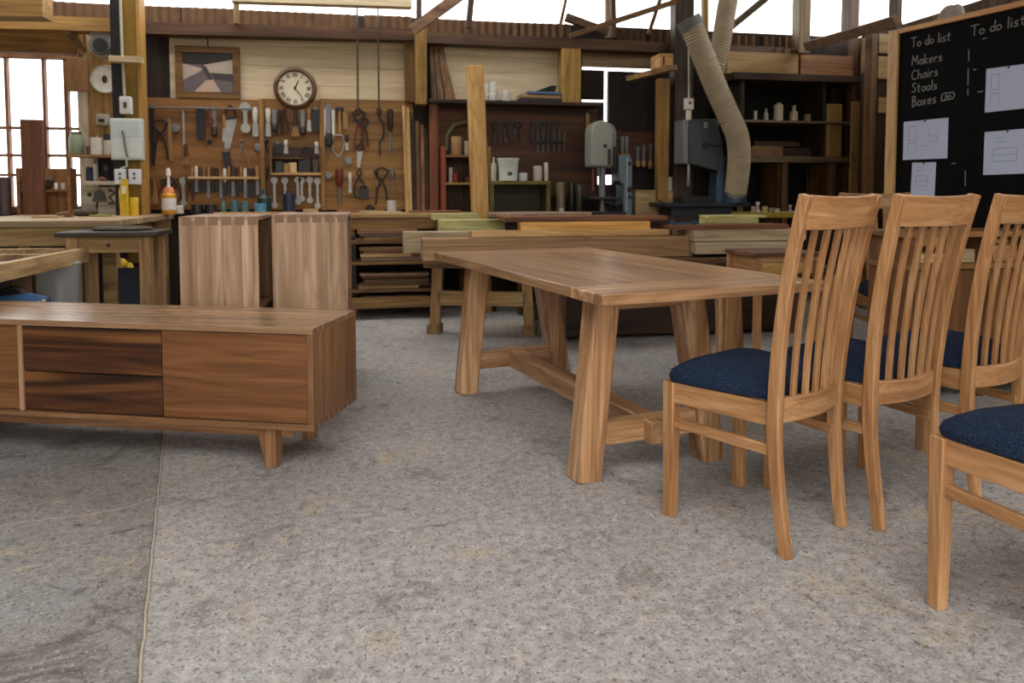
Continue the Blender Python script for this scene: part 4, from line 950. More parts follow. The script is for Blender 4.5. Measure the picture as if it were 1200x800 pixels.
a, b, z0, z1 = R(606, 106, 656, 118, 7.2)
m = MB().box(a, b, 7.1, 7.3, ztop+.001, ztop+.03); tag(m.build('dark_folder', M('1c1a1a', .6), bevel=.004), 'dark flat folder on the shelf below the blue sheets', 'folder')
m = MB().sweep([(a+.02, 7.2, ztop+.055), (b-.02, 7.2, ztop+.05)], octo(.2, .04, .01), (0, 0, 1)); tag(m.build('cardboard_sleeve', M('9a7c58', .7)), 'brown sleeve with rounded edge beneath the blue sheets', 'sleeve')
m = MB().box(a+.08, b-.01, 7.09, 7.29, ztop+.0755, ztop+.1); tag(m.build('blue_sheets', M('4a6684', .6), bevel=.003), 'stack of blue sheets on the upper shelf left of the wide post', 'sheets')
m = MB().prism([(a+.16, ztop+.1005), (a+.36, ztop+.1005), (a+.38, ztop+.16), (a+.33, ztop+.165)], 7.12, 7.26); tag(m.build('dark_cloth', M('1a1512', .9)), 'dark folded cloth on top of the blue sheets', 'cloth')
# --- red lath and red-sided shelf unit
a, b, z0, z1 = R(503.5, 120, 513, 246, 7.2); o = MB().box(a, b, 7.18, 7.22, .901, z1).build('red_board', WOOD('4a2010', '78401c', '8f5428', 'z', 1, .6, lo=.2, hi=.8), bevel=.003); tag(o, 'upright orange-red board left of the red-sided shelf unit', 'board')
a, b, z0, z1 = R(517, 160, 574, 247, 7.1)
us = thing('red_sided_shelf', 'narrow shelf unit with one red side behind the timber post', 'shelf unit', ((a+b)/2, 7.15, .9005)); hw = (b-a)/2; H_ = aty(540, 172, 7.1).z-.9
MB().box(-hw, -hw+.04, -.12, .1, 0, H_).build('side_panel', WOOD('58200f', '80361d', '95482c', 'z', 1, .6), us, .002)
MB().box(hw-.03, hw, -.12, .1, 0, H_).build('side_panel', WOOD('5a3a14', '80601f', '957633', 'z', 1, .6), us, .002)
MB().box(-hw+.04, hw-.03, .09, .1, 0, H_).build('back_panel', darkwood('z'), us)
for py in (182, 214): z = aty(540, py, 7.1).z-.9; MB().box(-hw+.04, hw-.03, -.12, .09, z-.02, z).build('shelf', WOOD('6a4a1a', '907030', 'a8883e', 'x', 1, .6), us)
z1s, z2s = aty(540, 182, 7.1).z, aty(540, 214, 7.1).z
mugm(535, 178, 21, 6, 'tin_can', 'tan tin on the top shelf of the red-sided unit', 'a8825a', 7.1, z1s, cat='tin'); mugm(546.5, 178, 16, 2.4, 'spray_bottle', 'pale slim bottle beside the tan tin', 'b8a48a', 7.08, z1s, cat='bottle')
mugm(533.5, 213, 11, 2.6, 'red_can', 'small red can on the middle shelf of the red-sided unit', '8a2a22', 7.1, z2s, cat='can'); mugm(528, 213, 17, 2.4, 'pale_jar', 'pale jar next to the red side of the shelf unit', 'b4aea4', 7.12, z2s, cat='jar'); mugm(548, 213, 6, 2, 'dark_jar', 'tiny red-brown jar by the timber post on the middle shelf', '6a2a20', 7.1, z2s, cat='jar')
p0 = aty(523, 176, 7.22); o = MB().tube([aty(523, 176, 7.24), aty(524, 158, 7.24), aty(532, 146, 7.24), aty(545, 143, 7.24), aty(556, 144, 7.24), aty(566, 150, 7.24), aty(570, 172, 7.24)], .016).build('curved_hose', M('6a6a48', .6)); tag(o, 'olive hose looped over the red-sided shelf unit', 'hose')
# free-standing timber post at the bench corner
p = aty(560, 250, 6.64); zt = aty(560, 78, 6.64).z; t = aty(556.5, 78, 6.64)
o = MB().bar((aty(566, 250, 6.64).x, 6.64, 0), (t.x, 6.64, zt), .15, .1, .15, .1).build('trim_50', WOOD('9a6f36', 'c79a58', 'dcb578', 'z', .8, .55, knots=True), bevel=.004); struct(o)
# --- tools on the dark board
B = 'dark clamps on the dark tool board'
for k, px in enumerate((581, 588, 594, 600, 607)): T(['pincers', 'cclamp', 'pliers', 'cclamp', 'pincers'][k], px, 143, 170-(k % 2)*4, '%s of the dark hanging tools right of the timber post' % ORD[k], ['pincers', 'clamp', 'pliers', 'clamp', 'pincers'][k], 8, 'dark', 'dark tools right of the timber post')
for k, px in enumerate((627, 633, 639, 646, 652, 658)): T('cclamp', px, 143+(k % 2)*2, 178, '%s of the black clamps hanging behind the white tins' % ORD[k], 'clamp', 8, 'black', B)
T('blade', 688, 134, 158, 'pale yellow tag hanging left of the drill press head', 'tag', 4, 'yellow')
# --- olive bench with tins
a, b, z0, z1 = R(574, 212, 645, 246, 6.95)
ob = thing('olive_shelf', 'olive painted low shelf holding white tins', 'shelf', ((a+b)/2, 7.08, .8605)); hw = (b-a)/2; OL = M('6a5c1c', .6, 0, .2, 8); zt = z1; zl_ = zt-.8605
MB().box(-hw, hw, -.15, .16, zl_-.035, zl_).build('shelf_top', OL, ob, .003); 
for x in (-hw, hw-.04): MB().box(x, x+.04, -.14, .15, 0, zl_-.035).build('side_panel', M('5c5020', .6, 0, .2, 8), ob, .003)
MB().box(-hw+.04, hw-.04, .13, .14, .02, zl_-.035).build('back_panel', M('3a3014', .7), ob); MB().box(-hw+.04, hw-.04, -.13, .13, 0, .02).build('lower_shelf', oldwood('x'), ob)
c = aty(595.5, 211, 6.98); o = MB().lathe([(.085, 0), (.09, .005), (.1, .19), (.104, .195), (.104, .205), (.098, .205)], (c.x, 6.99, zt), 24).build('white_bucket', M('cfd2cc', .45, 0, .03)); tag(o, 'white plastic bucket on the olive shelf', 'bucket')
MB().lathe([(.104, .2), (.108, .205), (.108, .215), (.0, .216)], (c.x, 6.99, zt), 24).build('lid', M('d8dad4', .45), o)
MB().box(c.x-.022, c.x+.022, 6.99-.0965, 6.99-.09, zt+.05, zt+.085).build('label_mark', M('4a4a48', .6), o)
mugm(578.5, 211, 20, 3, 'glue_bottle', 'slim white bottle left of the white bucket', 'd0cabc', 6.98, zt, cat='bottle'); mugm(578.5, 211, 27, 1.2, 'nozzle_tube', 'thin white tube standing behind the slim bottle', 'd0cabc', 7.04, zt, cat='tube')
mugm(613, 211, 9, 5, 'low_tin', 'low white tin right of the white bucket', 'c8ccc8', 6.97, zt, cat='tin'); mugm(630, 211, 17, 5, 'paint_can', 'silvery can with dark cap on the olive shelf', 'b8b4a8', 6.98, zt, cat='can')
mugm(640, 211, 21, 2.3, 'slim_canister', 'tall slim white canister at the right end of the olive shelf', 'c8c2b4', 6.98, zt, cat='canister')
# ================================================================ WINDOW CORNER
def jar(px, y1, h, r, name, label, col, wy, zb=None, cat=None, prof=None, cap=None, rough=.45):
    """small turned container: base at pixel (px, y1) unless a supporting height zb is given; h and r in photo pixels"""
    c = aty(px, y1, wy); k = wy/870.0*1.0/(.981+.194*(px-600)/870); z0 = c.z if zb is None else zb; H_, r_ = h*k, r*k
    prof = prof or [(.8, 0), (1, .03), (1, .97), (.9, 1)]
    o = MB().lathe([(a*r_, b*H_) for a, b in prof], (c.x, wy, z0), 16).build(name, M(col, rough))
    if cap: MB().lathe([(cap[0]*r_, 0), (cap[0]*r_, cap[1]*H_)], (c.x, wy, z0+H_), 14).build('cap', M(cap[2], .4), o)
    return tag(o, label, cat or name.replace('_', ' '))
BOT = [(.9, 0), (1, .03), (1, .62), (.4, .8), (.36, .98), (.3, 1)]
# big timber plank standing before the window
a, b, z0, z1 = R(27, 140, 49, 250, 7.0)
o = MB().box(a, b, 7.0, 7.035, .901, z1).build('timber_plank', WOOD('4a2a18', '6f4429', '8a5a3a', 'z', 1, .6, .1, 'x'), bevel=.003); tag(o, 'wide dark brown plank standing upright in front of the window', 'plank')
a, b, z0, z1 = R(20, 197, 82, 249, 7.05)
ws = thing('window_shelf_unit', 'small open timber shelf unit standing on the window workbench', 'shelf unit', ((a+b)/2, 7.08, .9005)); hw = (b-a)/2; H_ = z1-.9; WS = WOOD('6a4222', '92623a', 'b0814f', 'x', 1, .6)
zs = aty(50, 222, 7.05).z-.9
for x in (-hw, hw-.03): MB().box(x, x+.03, -.03, .12, 0, H_).build('side_panel', WS, ws, .002)
MB().box(-hw+.03, hw-.03, -.03, .12, zs-.02, zs).build('shelf', WS, ws, .002)
MB().box(-hw+.03, hw-.03, .11, .12, 0, H_).build('back_panel', WOOD('8a5a2c', 'b07d45', 'c4955a', 'z', 1, .6), ws)
for px, h, r, col, nm, lab in ((35, 9, 2, 'cfc8bc', 'candle_stub', 'pale stub on the left of the window shelf unit'), (52, 9, 1.6, 'c8c2b6', 'white_vial', 'small white vial on the window shelf unit'), (66, 6, 1.5, 'd4cec2', 'white_finial', 'small white knob on the window shelf unit'), (74, 6, 2, 'b8b0a0', 'grey_cup', 'tiny grey cup at the right of the window shelf unit')):
    jar(px, 222, h, r, nm, lab, col, 7.04, .9+zs, 'ornament')
c = aty(54, 210, 7.05); o = MB().ball((c.x, 7.05, .9+zs+.045), (.05, .03, .045)).ball((c.x+.03, 7.05, .9+zs+.07), .03).build('dark_figurine', M('2a1a14', .6)); tag(o, 'dark rounded figurine on the window shelf unit', 'ornament')
jar(34, 249, 15, 2.4, 'small_bottle', 'small bottle under the window shelf unit', '6a7a80', 7.03, .901, 'bottle', BOT)
jar(5, 249, 34, 6, 'dark_cylinder', 'dark cylinder at the left edge of the window bench', '3a2420', 6.85, .901, 'canister')
# shelf board with pots beside the window
def shelf_px(name, label, x0, x1, y, wy, d, th, mat):
    a = aty(x0, y, wy); b = aty(x1, y, wy)
    o = MB().box(a.x, b.x, wy-.02, wy+d, a.z-th, a.z).build(name, mat, bevel=.002); tag(o, label, 'shelf'); return a.z
z = shelf_px('bracket_shelf', 'brown bracket shelf with pots beside the window', 80, 130, 181, 7.02, .18, .022, WOOD('5a3a1c', '83592f', '9f7546', 'x', 1, .6))
jar(90, 180, 19, 6.3, 'green_jar', 'dusty green glass jar at the window end of the bracket shelf', '8f9c86', 7.1, z, 'jar', [(.9, 0), (1, .04), (1, .8), (.8, .9), (.8, 1)], (.7, .12, '5a4636'))
pot = jar(114, 180, 16, 5.5, 'pencil_pot', 'white pot full of pencils on the bracket shelf', 'd6cfc6', 7.08, z, 'pot')
c = aty(114, 170, 7.08)
for k in range(5): MB().cyl((c.x-.02+.01*k, 7.08, z+.02), (c.x-.035+.018*k, 7.07+.006*k, z+.17+.012*(k % 2)), .004, n=6).build('pencil', M(['b58a3a', '8a3a2a', 'c9c0ae', '5a4636', 'a06a3a'][k], .5), pot)
jar(104, 180, 8, 2.4, 'small_brown_jar', 'small brown jar left of the pencil pot', '6a4a38', 7.08, z, 'jar'); jar(126, 180, 14, 3.4, 'capped_bottle', 'bottle with dark cap at the right end of the bracket shelf', 'b8b09c', 7.08, z, 'bottle', None, (.9, .4, '22262c'))
z = shelf_px('pale_shelf', 'pale weathered shelf under the bracket shelf', 99, 140, 212, 7.04, .16, .035, WOOD('a59a88', 'c4b8a4', 'd4c9b8', 'x', .6, .7))
jar(105, 211, 13, 3, 'blue_spool', 'dark blue spool at the left of the pale shelf', '1e2c4a', 7.1, z, 'spool'); jar(111, 211, 16, 2, 'white_stick', 'slim white bottle on the pale shelf', 'd8d4cc', 7.14, z, 'bottle')
jar(124, 211, 16, 3, 'black_lamp', 'black metal piece standing on the pale shelf', '221e1c', 7.1, z, 'metal part', [(1, 0), (1, .1), (.3, .2), (.3, .5), (.9, .6), (.7, .95), (.2, 1)])
o = MB().tube([aty(116, 209, 7.06), aty(119, 206, 7.06), aty(123, 208, 7.06)], .012).build('pink_clamp', M('9a6a5c', .6)); tag(o, 'pinkish clip lying in the middle of the pale shelf', 'clip'); o.location.z += z-o.bound_box[0][2]
a, b, z0, z1 = R(98, 219, 140, 249, 7.2)
sp = MB().box(a, b, 7.2, 7.225, .902, z1).build('hook_board', WOOD('b0a48f', 'cfc3ae', 'dcd2bf', 'x', .5, .7, var=.04)); tag(sp, 'pale panel with hooks and scrapers under the pale shelf', 'panel')
def onp(px, py): v = aty(px, py, 7.19); return v
v = onp(117, 232); o = MB().prism([(v.x-.06, v.z-.03), (v.x+.06, v.z-.03), (v.x+.035, v.z+.05), (v.x, v.z+.075), (v.x-.035, v.z+.05)], 7.17, 7.199).build('iron_scraper', M('5a5650', .5, .4)); tag(o, 'grey arched scraper hanging on the pale panel', 'scraper'); MB().cyl((v.x-.02, 7.185, v.z-.03), (v.x-.03, 7.185, v.z-.12), .008, n=8).build('handle', M('4a3a2a', .6), o)
v = onp(131, 230); o = MB().tube([(v.x-.02, 7.185, v.z+.06), (v.x+.03, 7.185, v.z+.03), (v.x-.02, 7.185, v.z-.01), (v.x+.025, 7.185, v.z-.06), (v.x-.025, 7.185, v.z-.06)], .013).build('coiled_chain', M('5c4a44', .5, .3)); tag(o, 'dark coiled chain hanging on the pale panel', 'chain')
v = onp(105, 228); o = MB().lathe([(.0, -.01), (.02, -.008), (.02, .006)], (v.x, 7.19, v.z), 12, 'y').build('green_magnet', M('2e4a36', .5)); tag(o, 'small dark green round magnet on the pale panel', 'magnet')
# hanging things at the head of the window post
c = aty(119, 50, 6.95)
o = MB().sweep([(c.x, 6.93, c.z), (c.x, 7.0, c.z), (c.x, 7.04, c.z)], [octo(.19, .235, .06), octo(.21, .255, .065), octo(.2, .24, .06)], (0, 0, 1)).build('grey_horn_speaker', M('a09e98', .5, .1)); tag(o, 'grey rounded loudspeaker housing at the top of the window post', 'loudspeaker')
MB().lathe([(.062, -.012), (.075, -.014), (.09, .0), (.09, .01)], (c.x, 6.925, c.z-.02), 24, 'y').build('rim', M('6f6d69', .5, .2), o); MB().lathe([(.0, -.004), (.055, -.004), (.06, .005)], (c.x, 6.908, c.z-.025), 20, 'y').build('grille', M('1d1b1b', .6), o)
c = aty(119, 91, 7.02)
o = MB().lathe([(.112, .03), (.122, .02), (.122, -.01), (.116, -.016), (.11, -.008), (.108, 0)], (c.x, 7.12, c.z), 36, 'y').build('dial_gauge', M('b8b2a6', .4)); tag(o, 'round white dial gauge on the wooden window post', 'dial gauge')
MB().lathe([(.0, -.006), (.109, -.006), (.109, .0)], (c.x, 7.12, c.z), 36, 'y').build('dial_face', M('f2eee4', .5), o); MB().ball((c.x-.004, 7.108, c.z), (.022, .01, .035)).build('dial_centre', M('3a241a', .5), o)
v = aty(90, 84, 6.9); a, b, z0, z1 = R(78, 68, 103, 107, 6.9); w = b-a
o = MB().prism([(a, z0), (b, z0), (b, z1-.05), (b-w*.18, z1), (a+w*.18, z1), (a, z1-.05)], 6.9, 6.922).build('chopping_board', WOOD('5f3f22', '7f5a34', '976f45', 'z', 1, .6), bevel=.003); tag(o, 'brown wooden board with rounded shoulders hanging by the window', 'board')
MB().tube([((a+b)/2, 6.91, z1), ((a+b)/2+.01, 6.93, z1+.07), ((a+b)/2+.02, 7.0, z1+.1)], .006).build('hanging_cord', M('6a4a2c', .8), o)
v = aty(145, 70, 6.6); a, b, z0, z1 = R(127, 66, 165, 72, 6.6); o = MB().box(a, b, 6.6, 6.69, z0, z1).build('cross_batten', WOOD('a5906c', 'c4ae88', 'd6c4a0', 'x', 1, .6), bevel=.003); tag(o, 'short pale batten fixed across the yellow column', 'batten')
v = aty(119, 140, 7.1); o = MB().box(v.x-.045, v.x+.045, 7.1, 7.19, v.z-.05, v.z+.05).build('small_meter', M('a9a294', .5), bevel=.01); tag(o, 'small grey meter under the round dial gauge', 'meter'); MB().box(v.x-.025, v.x+.025, 7.092, 7.1, v.z-.02, v.z+.005).build('meter_window', M('2a2622', .3), o)
# electrical boxes on the yellow column
def ebox(x0, y0, x1, y1, name, label, col, d=.06, cat='switch box', wy=6.63):
    a, b, z0, z1 = R(x0, y0, x1, y1, wy); o = MB().box(a, b, wy, wy+d, z0, z1).build(name, M(col, .45, 0, .05), bevel=.006); tag(o, label, cat); return o, a, b, z0, z1
o, a, b, z0, z1 = ebox(140, 113, 153, 133, 'light_switch', 'white switch at the top of the yellow column', 'd8d6d0'); MB().box(a+.03, b-.03, 6.622, 6.63, z0+.045, z1-.045).build('rocker', M('4a4640', .4), o, .003)
o, a, b, z0, z1 = ebox(130, 139, 166, 187, 'distribution_box', 'large white electrical distribution box on the yellow column', 'c9d0cc', .07); MB().box(a+.015, b-.015, 6.622, 6.63, z0+.016, z0+(z1-z0)*.53).build('cover_panel', M('d0d6d2', .4, 0, .05), o, .003); MB().box(a+.015, b-.015, 6.622, 6.63, z0+(z1-z0)*.545, z1-.016).build('cover_panel', M('c4ccca', .4, 0, .05), o, .003)
q0, q1, q2 = aty(143, 153, 6.61), aty(146, 168, 6.61), aty(149, 184, 6.61); MB().tube([q0, (q1.x-.005, 6.612, (q0.z+q1.z)/2+.01), q1, q2], .008).build('lever', M('5e6460', .4, .4), o)
for x0, x1, lab in ((134, 147, 'left white power socket under the distribution box'), (150.5, 164, 'right white power socket under the distribution box')):
    o, a, b, z0, z1 = ebox(x0, 198, x1, 216, 'power_socket', lab, 'd4d6d8', .05, 'socket'); o['group'] = 'power sockets on the yellow column'
    for zz_ in (.68, .4): MB().lathe([(.012, -.003), (.012, .004)], ((a+b)/2, 6.63, z0+(z1-z0)*zz_), 10, 'y').build('socket_hole', M('5a6a80', .4), o)
o = MB().tube([aty(141, -4, 6.65), aty(143, 60, 6.65), aty(146, 112, 6.65)], .011).build('power_cable', M('b5aa98', .5)); tag(o, 'pale cable running down the yellow column to the switch', 'cable')
o = MB().tube([aty(148, 188, 6.65), aty(149, 194, 6.65), aty(141, 198, 6.65)], .01).build('power_cable', M('c8c4bc', .5)); tag(o, 'short pale cable between distribution box and sockets', 'cable')
# bottles and bits on the benches
c = aty(152, 250, 6.6); HBZ = .9005
o = MB().sweep([(c.x-.02, 6.56, HBZ), (c.x-.03, 6.56, HBZ+.2), (c.x-.015, 6.56, HBZ+.3)], [octo(.075, .05, .012), octo(.07, .045, .012), octo(.04, .03, .008)]).build('yellow_level', M('c7a416', .45)); tag(o, 'yellow upright tool standing before the yellow column', 'level'); MB().box(c.x-.035, c.x-.005, 6.528, 6.536, HBZ+.18, HBZ+.24).build('label_plate', M('e3dfd0', .4), o)
o = MB().lathe([(.035, 0), (.035, .14), (.028, .15)], (c.x+.045, 6.57, HBZ), 16).build('yellow_can', M('c9a020', .45)); tag(o, 'yellow can beside the yellow upright tool', 'can')
c = aty(152, 257, 6.4); 
gb = thing('glue_bottle', 'orange glue bottle with long white nozzle on the bench', 'bottle', (aty(183.5, 252, 6.45).x, 6.85, .9005))
MB().lathe([(.05, 0), (.058, .01), (.058, .17), (.045, .185)], (0, 0, 0), 24).build('bottle_body', M('d69a2a', .35), gb); MB().lathe([(.046, .185), (.046, .21), (.03, .235)], (0, 0, 0), 20).build('cap', M('d88a5a', .4), gb); MB().lathe([(.014, .235), (.01, .33), (.02, .335), (.018, .38), (.008, .4)], (0, 0, 0), 12).build('nozzle', M('e4dedb', .4), gb); MB().lathe([(.0588, .04), (.0588, .14)], (0, 0, 0), 24).build('paper_label', M('d9d0cf', .5), gb)
jar(168, 253, 9, 4.5, 'white_pot', 'small white pot left of the orange glue bottle', 'd8d4cc', 6.8, .9005, 'pot'); jar(167, 243, 14, 3.2, 'amber_jar', 'amber jar just behind the small white pot', '7a6648', 6.95, .9005, 'jar', BOT)
o = MB().sweep([aty(68, 253, 6.3), aty(84, 252, 6.3)], [octo(.05, .03, .008), octo(.09, .05, .01)], (0, 0, 1)).build('hand_plane', WOOD('4a3018', '6d4a2a', '8a6540', 'x', 1, .6)); o.location.z += .9-min(v[2] for v in o.bound_box); tag(o, 'wooden hand plane lying on the window workbench', 'hand plane')
v = aty(98, 250, 6.5); o = MB().ball((v.x, 6.5, .93), (.1, .07, .032)).ball((v.x+.05, 6.5, .935), (.06, .05, .035)).build('work_gloves', M('4a4034', .9, 0, .3)); tag(o, 'crumpled dark work gloves on the window workbench', 'gloves')
v = aty(118, 251, 6.4); o = MB().box(v.x-.07, v.x+.07, 6.35, 6.42, .901, .915).build('sanding_block', M('8a8a4a', .7), bevel=.004); tag(o, 'flat olive sanding block on the window workbench', 'sanding block')
o = MB().box(aty(40, 252, 6.2).x, aty(72, 252, 6.2).x, 6.15, 6.3, .901, .912).build('flat_offcut', pine('x'), bevel=.002); tag(o, 'thin flat offcut lying on the window workbench', 'offcut')
for k, (px, h, r, col, nm, lab) in enumerate(((209, 8, 5, 'd4cfc6', 'white_mug', 'white mug on the wall bench behind the first tall carcass'), (231, 9, 6, '16161a', 'black_tin', 'low black tin on the wall bench'), (247, 9, 6, '1c1a1c', 'black_pot', 'black pot right of the low black tin'), (262, 14, 3, '3f6a66', 'teal_bottle', 'teal bottle, leftmost on the wall bench'), (275, 13, 4, '3a6068', 'teal_tin', 'teal tin in the middle of the wall bench'), (287, 12, 4, '44696c', 'teal_can', 'teal can right of the teal tin'),
        (305, 10, 6, '4a86a8', 'blue_tub', 'low light-blue tub on the wall bench'), (310, 24, 7, '1e3430', 'green_flask', 'tall dark green flask behind the light-blue tub'), (338.5, 20, 6.2, '1a2440', 'navy_tin', 'navy blue tin on the wall bench below the spanners'), (459, 13, 5, 'b8b4ac', 'pale_jar', 'pale jar at the right end of the wall bench'), (434, 9, 5, '16130f', 'black_bottle', 'squat black bottle on the wall bench'), (364, 4, 8, 'b09468', 'shallow_dish', 'shallow tan dish right of the navy tin'))):
    jar(px, 246, h, r, nm, lab, col, 7.08 if k not in (7,) else 7.2, .9005, {'mug': 'mug', 'tin': 'tin', 'pot': 'pot', 'bottle': 'bottle', 'can': 'can', 'tub': 'tub', 'flask': 'flask', 'jar': 'jar', 'dish': 'dish'}[nm.split('_')[1]], BOT if 'flask' in nm or 'bottle' in nm else None, (.5, .12, '2a2622') if nm in ('navy_tin', 'teal_bottle') else None)
for k, (x0, x1, wy, col) in enumerate(((250, 345, 6.85, pine('x')), (420, 470, 6.8, paleraw('x')), (480, 540, 6.85, redwood('x')), (395, 450, 7.0, redwood('x')))):
    a, b = aty(x0, 247, wy).x, aty(x1, 247, wy).x
    o = MB().box(a, b, wy, wy+.1, .9005, .916+.004*k).build('bench_board', col, bevel=.002); tag(o, ['long pine strip', 'pale board', 'reddish board', 'thin reddish strip'][k]+[' lying on the wall bench behind the tall carcasses', ' lying on the wall bench before the pale jar', ' at the far right end of the wall bench', ' behind the pale board on the wall bench'][k], 'board')
# ================================================================ MACHINES
GG = M('8a8d82', .45, .1, .06, 5); BG = M('6a7a80', .45, .2, .06, 5); CHAR = M('3e4347', .45, .2, .06, 5)
# dark bench carrying the machines
a, b = aty(560, 250, 6.55).x, aty(848, 250, 6.55).x
mbn = bench('machine_bench', 'long dark bench carrying the drill presses at the back', 1.08, b, 6.58, 7.3, .86, .05, .12, (.02, .5, .98), darkwood('x'), darkwood('x'))
MB().box(-(b-1.08)/2+.05, (b-1.08)/2-.05, .3, .32, 0, .81).build('back_panel', darkwood('x'), mbn)  # added dark sheet standing in for shade under the bench
# first drill press
c = aty(705, 190, 6.9); k = 6.9/870/.98
dp = thing('drill_press', 'grey-green bench drill press with rounded belt cover', 'drill press', (c.x, 6.92, .8605))
zt = aty(705, 142, 6.9).z-.8605; zb_ = aty(705, 196, 6.9).z-.8605; w = 17*k
pts = [(-w, zb_), (w*.9, zb_)]+[(math.cos(math.radians(t))*w*(.95), zt-w*.95+math.sin(math.radians(t))*w*.95) for t in range(0, 181, 15)]
MB().prism([(-w, zb_), (w*.45, zb_), (w*.6, zb_+.06)]+[(math.cos(math.radians(t))*w*.8-w*.2, zt-w*.8+math.sin(math.radians(t))*w*.8) for t in range(0, 181, 15)], -.12, .1).build('belt_cover', GG, dp, .02, 3)
MB().prism([(w*.35, zb_+.0), (w, zb_+.0), (w, zt-w*.7), (w*.8, zt-w*.25), (w*.35, zt-w*.05)], -.06, .2).build('motor_housing', M('6f726a', .45, .1, .06, 5), dp, .02, 3)
MB().ball((0, -.13, zb_+.2), .018, 10).build('knob', BLACK, dp); MB().box(w*.2, w*.42, -.135, -.11, zb_+.02, zb_+.17).build('switch_plate', M('2a2422', .5), dp, .004); MB().box(w*.72, w*.95, -.07, -.055, zb_-.02, zb_+.2).build('belt_slot', BLACK, dp, .004)
MB().cyl((w*.1, 0, .04), (w*.1, 0, zb_), .035).build('column', STEEL, dp); MB().box(-.2, .2, -.18, .2, 0, .04).build('base_plate', DSTEEL, dp, .006); MB().box(-.16, .14, -.17, .05, .16, .185).build('work_table', DSTEEL, dp, .004)
MB().cyl((-w*.3, -.06, zb_), (-w*.3, -.06, zb_-.09), .028, .016).build('chuck', STEEL, dp)
MB().tube([(-w*.8, -.1, zb_-.02), (-w*.85, -.12, zb_-.2), (-w*.8, -.13, zb_-.22)], .012).build('feed_handle', M('5a2018', .5), dp)
# second machine
c = aty(731, 210, 7.0)
bs = thing('band_saw', 'slim blue-grey machine standing right of the drill press', 'band saw', (c.x, 7.05, .8605)); zt = aty(731, 180, 7.0).z-.8605; w = 9.5*k
MB().prism([(-w*.3, 0), (w, 0), (w*.95, zt-.08), (w*.5, zt), (-w, zt-.01), (-w*.9, zt*.55), (-w*.3, zt*.5)], -.1, .12).build('frame_casting', BG, bs, .012, 2)
MB().box(w*.1, w*.25, -.106, -.1, .05, zt-.04).build('door_edge', M('aab4b8', .4, .2), bs)
for z_, r in ((zt-.1, .02), (zt*.42, .028), (zt*.3, .018)): MB().lathe([(.0, -.02), (r, -.018), (r, .0)], (w*.5, -.1, z_), 12, 'y').build('knob', BLACK, bs)
MB().box(-w*2.2, -w*.3, -.1, .08, .1, .125).build('work_table', DSTEEL, bs, .004)
# third machine: dark drill press with column, blue stand
c = aty(825, 200, 6.75); k = 6.75/870/(.981+.194*.26)
dd = thing('spindle_drill', 'charcoal box-headed drill machine on a blue-grey column under the hose', 'drill press', (c.x, 6.8, .0)); zt = aty(825, 140, 6.75).z; zl = aty(800, 192, 6.75).z; zr = aty(840, 201, 6.75).z
px_ = lambda p: (p-825)*k
MB().prism([(px_(801), zl), (px_(841), zr), (px_(846), zt-.25), (px_(837), zt), (px_(801), zt)], -.12, .12).build('head_casting', CHAR, dd, .01, 2)
MB().box(px_(793), px_(801)-.001, -.1, .12, zl, zt-.01).build('front_cover', M('767778', .4, .2, .05), dd, .008)
MB().prism([(px_(840), .9905), (px_(851), .9905), (px_(851), zr+.1), (px_(844), zt-.15), (px_(841), zr-.05)], -.09, .09).build('column', M('4a5c70', .4, .3, .05), dd, .008)
MB().box(px_(764), px_(880), -.2, .22, .95, .99).build('work_table', M('30353c', .4, .5), dd, .006); MB().box(px_(775), px_(860), -.15, .15, .8605, .9499).build('base_block', M('1e2126', .6), dd, .003)
MB().box(px_(792), px_(838), -.12, .1, .9905, 1.05).build('vice_block', BLACK, dd, .006)
MB().cyl((px_(803), -.06, zl), (px_(803), -.06, zl-.16), .014, .01).build('spindle', CHROME, dd); MB().cyl((px_(803), -.06, zl-.16), (px_(803), -.06, zl-.22), .022, .012).build('chuck', STEEL, dd)
MB().lathe([(.0, -.016), (.035, -.014), (.035, 0)], (px_(822), -.12, aty(822, 170, 6.7).z), 16, 'y').build('round_boss', BLACK, dd)
MB().cyl((px_(822), -.14, aty(822, 170, 6.7).z), (px_(847), -.14, aty(847, 172, 6.7).z), .007, n=8).build('lever', DSTEEL, dd); MB().ball((px_(858), -.13, aty(858, 177, 6.7).z), .03, 10).cyl((px_(847), -.13, aty(847, 176, 6.7).z), (px_(858), -.13, aty(858, 177, 6.7).z), .015, n=8).build('grip_knob', BLACK, dd)
MB().box(px_(819), px_(824), -.126, -.12, aty(820, 150, 6.7).z, aty(820, 143, 6.7).z).build('badge', M('8a8c8a', .4), dd)
# pale switch hanging from a cord above it
c = aty(807, 128, 6.6); o = MB().sweep([(c.x, 6.6, c.z-.1), (c.x, 6.6, c.z-.01), (c.x, 6.6, c.z), (c.x, 6.6, c.z+.1)], [octo(.045, .04, .01), octo(.045, .04, .01), octo(.085, .06, .012), octo(.085, .06, .012)]).build('pendant_switch', M('cbc6b4', .45)); tag(o, 'cream pendant switch hanging above the charcoal machine', 'switch')
MB().tube([(c.x, 6.6, c.z+.1), aty(807, 40, 6.6)], .008).build('cord', M('c2bcae', .5), o); MB().lathe([(.015, -.004), (.015, .004)], (c.x, 6.57, c.z+.055), 10, 'y').build('button', M('6a4030', .5), o)
